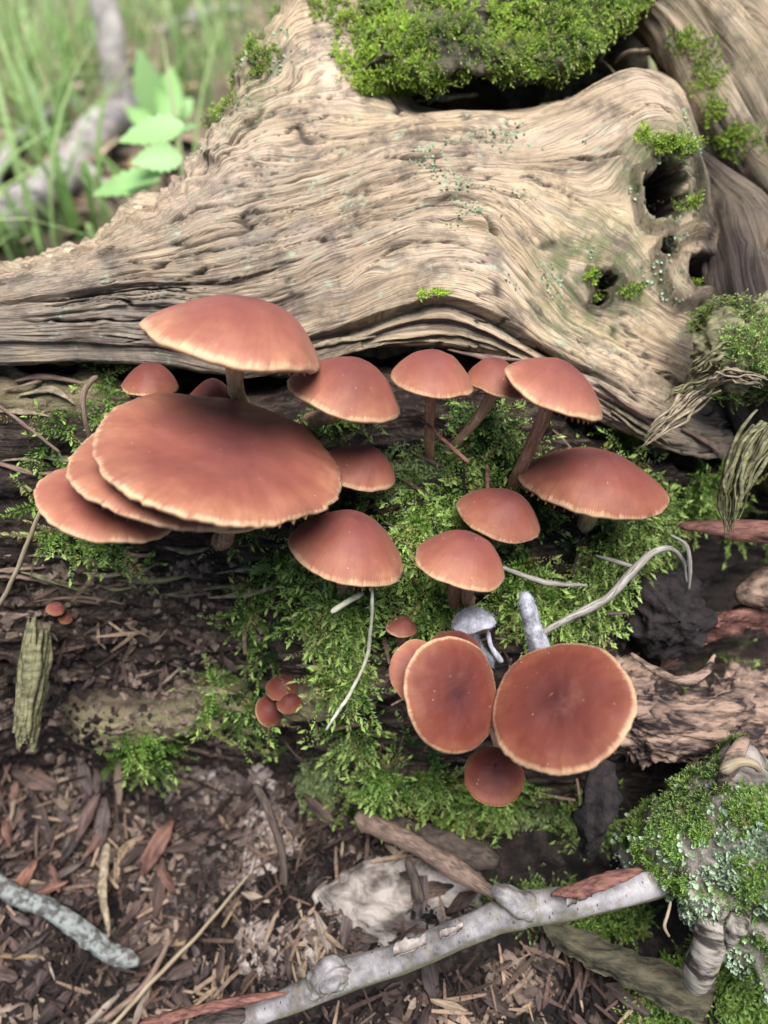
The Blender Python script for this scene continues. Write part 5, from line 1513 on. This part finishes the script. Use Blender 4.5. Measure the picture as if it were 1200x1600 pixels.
def lay(name, me, u, v, size, lift, label, cat, group, ang=None, r=cr):
    h = surf(u, v, 'bg')
    if h is None:
        return
    p, nrm, D = h
    nrm = unit(nrm + np.array([0, 0, .5]) + r.normal(0, .28, 3))
    f = r.normal(0, 1, 3) if ang is None else (RGT * math.cos(ang) + UPV * math.sin(ang)) + r.normal(0, .25, 3)
    x = unit(f - nrm * (f @ nrm)); y = np.cross(nrm, x)
    o = thing(name, p + nrm * lift, label, cat, group, me)
    Mx = Matrix((x, y, nrm)).transposed().to_4x4()
    o.matrix_world = Matrix.Translation(Vector(p + h[1] * lift)) @ Mx @ Matrix.Scale(size, 4)
    return o


k = 0
while k < 230:
    u, v = cr.uniform(-80, 1010), cr.uniform(1190, 1680)
    if not any(in_poly(np.array([u]), np.array([v]), p)[0] for p in litter_poly):
        continue
    pl = cr.random() < .22
    ang = cr.normal(rad(50), .7) if u < 420 and cr.random() < .7 else None
    lay('wood_chip', (CHP if pl else CH)[cr.integers(0, 6 if pl else 12)], u, v, cr.uniform(.4, 1.45) * (1.35 if (u < 300 and v < 1400) else 1), cr.uniform(.02, .35),
        'pale dry splinter of wood scattered on the forest floor' if pl else 'reddish brown rotted wood chip scattered on the forest floor', 'wood chip', 'pale splinters on the forest floor' if pl else 'brown wood chips on the forest floor', ang)
    k += 1
for k in range(34):
    while True:
        u, v = cr.uniform(80, 400), cr.uniform(980, 1070)
        if in_poly(np.array([u]), np.array([v]), flank_poly)[0]:
            break
    lay('wood_chip', CH[cr.integers(0, 12)] if cr.random() < .6 else CHP[cr.integers(0, 6)], u, v, cr.uniform(.3, .8), cr.uniform(.03, .2), 'small wood chip heaped on the rotten ledge above the yellowish ridge', 'wood chip', 'wood chips on the rotten ledge')

for k in range(46):
    u, v = cr.uniform(440, 1000), cr.uniform(660, 1260)
    lay('wood_chip', (CH if k % 3 else CHP)[cr.integers(0, 6)], u, v, cr.uniform(.2, .6), cr.uniform(.1, .4), 'small fragment of wood caught in the moss between the mushrooms', 'wood chip', 'wood fragments caught in the moss')

RED = []
for k in range(6):
    m_ = chip_mesh(cr, 1, cr.uniform(.16, .32), cr.uniform(.06, .12), 9); m_.name = 'bark_flake'; m_.materials.append(M['redchip']); RED.append(m_)
for k in range(13):
    u, v = cr.uniform(-20, 270), cr.uniform(1225, 1400)
    lay('bark_flake', RED[k % 6], u, v, cr.uniform(.9, 2.0), cr.uniform(.15, .5), 'large curved reddish bark flake in the heap above the lichen stick', 'bark flake', 'large bark flakes heaped at the lower left', cr.normal(rad(55), .5))

# needles and crumbs nobody could count
def pix_scatter(n, polys, box, r, which='bg'):
    P, N = [], []
    while len(P) < n:
        u, v = r.uniform(box[0], box[2]), r.uniform(box[1], box[3])
        if any(in_poly(np.array([u]), np.array([v]), p)[0] for p in polys):
            h = surf(u, v, which)
            if h is not None:
                P.append(h[0]); N.append(h[1])
    return np.array(P), unit(np.array(N) + np.array([0, 0, .4]))


P, N = pix_scatter(650, litter_poly, (-80, 1190, 1010, 1680), cr)
P2, N2 = pix_scatter(30, [flank_poly, poly('880,940 960,930 960,1010 900,1010'), poly('20,880 240,880 240,930 20,930')], (0, 860, 980, 1080), cr)
P3, N3 = pix_scatter(150, [poly('430,820 700,650 1000,720 980,900 880,1000 960,1240 780,1260 480,1240 440,1000')], (430, 650, 1000, 1260), cr)
P3 = P3 + N3 * .25
P, N = np.concatenate([P, P2, P3]), np.concatenate([N, N2, N3])
n = len(P)
nd_v = np.array([[-.5, -.03, 0], [-.5, .03, 0], [0, .04, .05], [0, -.04, .05], [.5, 0, 0], [0, 0, -.03]]); nd_f = np.array([[0, 1, 2, 3], [3, 2, 4, 4], [0, 3, 5, 5], [1, 5, 2, 2]])
nd_v = np.array([[-.5, -.035, 0], [-.5, .035, 0], [.0, .045, .05], [.0, -.045, .05], [.5, .02, 0], [.5, -.02, 0]]); nd_f = np.array([[0, 1, 2, 3], [3, 2, 4, 5]])
N = unit(N)
V, Fq, T = plant([(nd_v, nd_f, np.zeros(6))], P + N * cr.uniform(.02, .4, (n, 1)), N, cr.uniform(.5, 1.5, n), cr.normal(0, 1, (n, 3)), cr.normal(0, .3, n), 92)
stuff('needle_litter', V, Fq, 'needle', 'brown conifer needles strewn on the forest floor', dict(tint=T))
P, N = pix_scatter(7000, litter_poly + [poly('0,870 420,880 430,1230 0,1230'), poly('860,930 1000,930 1010,1010 900,1010')], (-80, 860, 1010, 1680), cr)
n = len(P)
oc = np.array([[.5, 0, 0], [0, .4, 0], [-.45, 0, 0], [0, -.4, 0], [.05, 0, .35], [0, .05, -.25]])
ocf = np.array([[0, 1, 4], [1, 2, 4], [2, 3, 4], [3, 0, 4], [1, 0, 5], [2, 1, 5], [3, 2, 5], [0, 3, 5]])
oc3 = [(oc * cr.uniform(.6, 1.4, (6, 3)), ocf, np.zeros(6)) for _ in range(6)]
V, Fq, T = plant(oc3, P, N, cr.uniform(.10, .55, n) * cr.uniform(.3, 1, n), cr.normal(0, 1, (n, 3)), cr.normal(0, .4, n), 93)
stuff('wood_crumbs', V, Fq, 'crumb', 'crumbs of rotted wood covering the forest floor', dict(tint=T))
P, N = pix_scatter(3800, litter_poly, (-80, 1190, 1010, 1680), cr)
n = len(P)
V, Fq, T = plant([(nd_v * np.array([1, q_, 1]), nd_f, np.zeros(6)) for q_ in (1, 2, 4, 6)], P + N * cr.uniform(.02, .25, (n, 1)), N, cr.uniform(.12, .55, n), cr.normal(0, 1, (n, 3)), cr.normal(0, .5, n), 95)
stuff('fine_litter', V, Fq, 'crumb', 'fine shreds of bark and wood covering the forest floor', dict(tint=T))

P, N = pix_scatter(1500, [poly('255,1195 420,1200 470,1330 380,1400 290,1370'), poly('230,1400 330,1400 340,1440 250,1450'), poly('370,1440 500,1440 500,1520 380,1520')], (230, 1190, 510, 1530), cr)
n = len(P)
V, Fq, T = plant(oc3, P + N * .1, N, cr.uniform(.12, .6, n) * cr.uniform(.3, 1, n), cr.normal(0, 1, (n, 3)), cr.normal(0, .4, n), 94)
stuff('pale_crumbs', V, Fq, 'palecrumb', 'pinkish pale crumbs of rotted wood heaped on the forest floor', dict(tint=T))

#%% BACKGROUND
def gnd(x, y):
    return float(ground_z(np.array(x, float), np.array(y, float)))


def bg_pt(u, v, lift=0.0):
    h = surf(u, v, 'g')
    return h[0] + np.array([0, 0, lift])


stick('grey_branch', 'blurred grey fallen branch lying on the ground behind the left of the log', 'branch', np.array([bg_pt(-60, 420, 1.5), bg_pt(40, 372, 1.7), bg_pt(110, 300, 1.8), bg_pt(170, 235, 2.0), bg_pt(215, 190, 2.0)]), [1.3, 1.4, 1.6, 1.8, 1.5], 'sapling', 60, 18, .2, .25, seed=81)
sp0 = bg_pt(200, 215, 0)
sap = stick('young_tree', 'thin pale trunk of a young tree standing in grass behind the log', 'tree', np.array([sp0 - [0, 0, 2], sp0 + [.3, 0, 12], sp0 + [1.2, .5, 28], sp0 + [.2, .5, 60], sp0 + [2, 2, 120]]), [1.7, 1.25, 1.1, 1.05, .9], 'paletrunk', 80, 18, .15, .15, seed=82)
gr = np.random.default_rng(95)


def blades(n, xr, yr, len_, wid, seed, cond):
    r = np.random.default_rng(seed)
    V, Fq, T = [], [], []
    ns = 7; cnt = 0; tries = 0
    while cnt < n and tries < n * 30:
        tries += 1
        y = r.uniform(*yr) ; x = r.uniform(*xr) * (y + 15) / 80
        if not cond(x, y):
            continue
        z = gnd(x, y) - .3
        L = r.uniform(*len_); a = r.uniform(0, 6.283); lean = r.uniform(.5, 1.7); wd = r.uniform(*wid)
        d = np.array([math.cos(a), math.sin(a), 0]); s_ = np.array([-d[1], d[0], 0])
        b = cnt * ns * 2
        col = np.clip(r.normal(.5, .28), 0, 1); dry = r.uniform(.4, 1) if r.random() < .16 else 0
        for i in range(ns):
            t = i / (ns - 1)
            ang = lean * t * 1.35
            p = np.array([x, y, z]) + d * L * (1 - math.cos(ang)) / max(lean * 1.35, .01) + np.array([0, 0, 1]) * L * math.sin(ang) / max(lean * 1.35, .01)
            w_ = wd * (1 - t ** 2.2) * .5 + .01
            V += [p - s_ * w_, p + s_ * w_]; T += [(col, t, dry)] * 2
        Fq += [(b + 2*i, b + 2*i + 1, b + 2*i + 3, b + 2*i + 2) for i in range(ns - 1)]
        cnt += 1
    return np.array(V), np.array(Fq), np.array(T)


def bgcond(x, y):
    u, v, d = proj(np.array([x, y, gnd(x, y)]))
    if d < 10:
        return False
    if 165 < u < 250 and d < 110:
        return False
    return u < (330 if d < 70 else 450) and fbm(np.array(x * .06), np.array(y * .06), 0, 2, 311) > -.35 and not (abs(u - 60) < 90 and y < 34)


V, Fq, T = blades(2700, (-105, -2), (24, 210), (7, 19), (.25, .60), 96, bgcond)
stuff('grass', V, Fq, 'grass', 'blurred green grass on the forest floor behind the log', dict(tint=T))
V, Fq, T = blades(900, (-5, 130), (45, 260), (9, 26), (.25, .6), 97, lambda x, y: True)
stuff('far_grass', V, Fq, 'grass', 'blurred grass far behind the log', dict(tint=T))


def leaf_mesh(L, W, r, nx=13, tint=.5, curl=.25):
    V, T = [], []
    for i in range(nx):
        t = i / (nx - 1)
        w_ = W * (math.sin(math.pi * t ** .75) ** .9 + .02) * (1 + (.11 if i % 2 else -.11))
        z = -curl * L * t * t
        V += [(t * L, -w_ / 2, z + .12 * w_), (t * L, 0, z), (t * L, w_ / 2, z + .12 * w_)]
        T += [(tint, t, 0), (min(1, tint + .2), t, 0), (tint, t, 0)]
    Fq = [(3*i + j, 3*i + j + 1, 3*i + j + 4, 3*i + j + 3) for i in range(nx - 1) for j in range(2)]
    return mesh_np('leaf', np.array(V), np.array(Fq), True, None, dict(tint=np.array(T)))


def leafy_plant(label, base_px, leaves, seed):
    r = np.random.default_rng(seed)
    b0 = bg_pt(*base_px)
    root = thing('broadleaf_plant', b0, label, 'plant')
    for (u0, v0, u1, v1, D, Wp, tint) in leaves:
        p0, p1 = at_d(u0, v0, D), at_d(u1, v1, D - .06 * D * r.uniform(-.5, 1))
        d = p1 - p0; L = np.linalg.norm(d); x = d / L
        nrm = unit(-ray(np.array(float(u0)), np.array(float(v0))) * .8 + np.array([0, 0, .9]) + r.normal(0, .2, 3)); nrm = unit(nrm - x * (nrm @ x)); y = np.cross(nrm, x)
        o = obj('leaf', leaf_mesh(L, Wp / F * D, r, 15, tint, .12), M['leaf'], root)
        o.matrix_local = Matrix.Translation(Vector(p0 - b0)) @ Matrix((x, y, nrm)).transposed().to_4x4()
        st = stick('leaf_stalk', None, None, np.array([b0 + [0, 0, -.2], (b0 + p0) / 2 + [0, 0, 1.5], p0]), [.12, .10, .07], 'straw', 16, 6, .05, 1, parent=root, seed=seed)
    return root


leafy_plant('bright green broadleaf plant with upright leaves beside the young tree', (262, 215), [(250, 195, 215, 75, 62, 46, .9), (262, 200, 268, 92, 60, 40, .5), (270, 190, 300, 150, 62, 34, .7), (240, 205, 195, 160, 58, 30, .6)], 98)
leafy_plant('pale green broadleaf plant with flat pointed leaves against the log shoulder', (262, 300), [(292, 200, 182, 212, 34, 52, 1.), (285, 245, 205, 250, 33, 46, .9), (250, 280, 140, 296, 34, 48, .7), (262, 262, 190, 282, 33, 34, .8), (275, 215, 300, 190, 34, 30, .9)], 99)
DL = [leaf_mesh(1, .55, gr, 7, .5, .3) for _ in range(4)]
for m_ in DL:
    m_.name = 'dead_leaf'; m_.materials.append(M['deadleaf'])
k = 0
while k < 75:
    u, v = gr.uniform(-60, 430), gr.uniform(10, 400)
    h = surf(u, v, 'lbg')
    g_ = surf(u, v, 'g')
    if h is None or g_ is None or abs(h[2] - g_[2]) > .01 or g_[2] > 230:
        continue
    o = thing('dead_leaf', g_[0], 'dry pale brown dead leaf lying in the grass behind the log', 'leaf', 'dead leaves in the grass behind the log', DL[k % 4])
    o.matrix_world = Matrix.Translation(Vector(g_[0] + [0, 0, gr.uniform(.3, 1.5)])) @ Matrix.Rotation(gr.uniform(0, 6.28), 4, 'Z') @ Matrix.Rotation(gr.uniform(-.5, .5), 4, 'X') @ Matrix.Rotation(gr.uniform(-.3, .3), 4, 'Y') @ Matrix.Scale(gr.uniform(3, 6.5), 4)
    k += 1
for k, (a, b, rr_) in enumerate([((20, 250), (130, 170), .5), ((60, 215), (190, 330), .45), ((-10, 320), (70, 180), .5), ((250, 60), (380, 20), 1.2)]):
    lbs = ['thin grey twig in the grass at the upper left, pointing up to the right', 'thin twig crossing the grey branch in the grass', 'thin twig in the grass at the far left edge', 'farthest twig in the grass, left of the mossy log shoulder']
    stick('dead_twig', lbs[k], 'twig', np.array([bg_pt(*a, lift=.8), bg_pt((a[0] + b[0]) / 2, (a[1] + b[1]) / 2, lift=1.6), bg_pt(*b, lift=1.0)]), [rr_, rr_, rr_ * .6], 'sapling', 24, 8, .2, .4, seed=83 + k)

#%% END
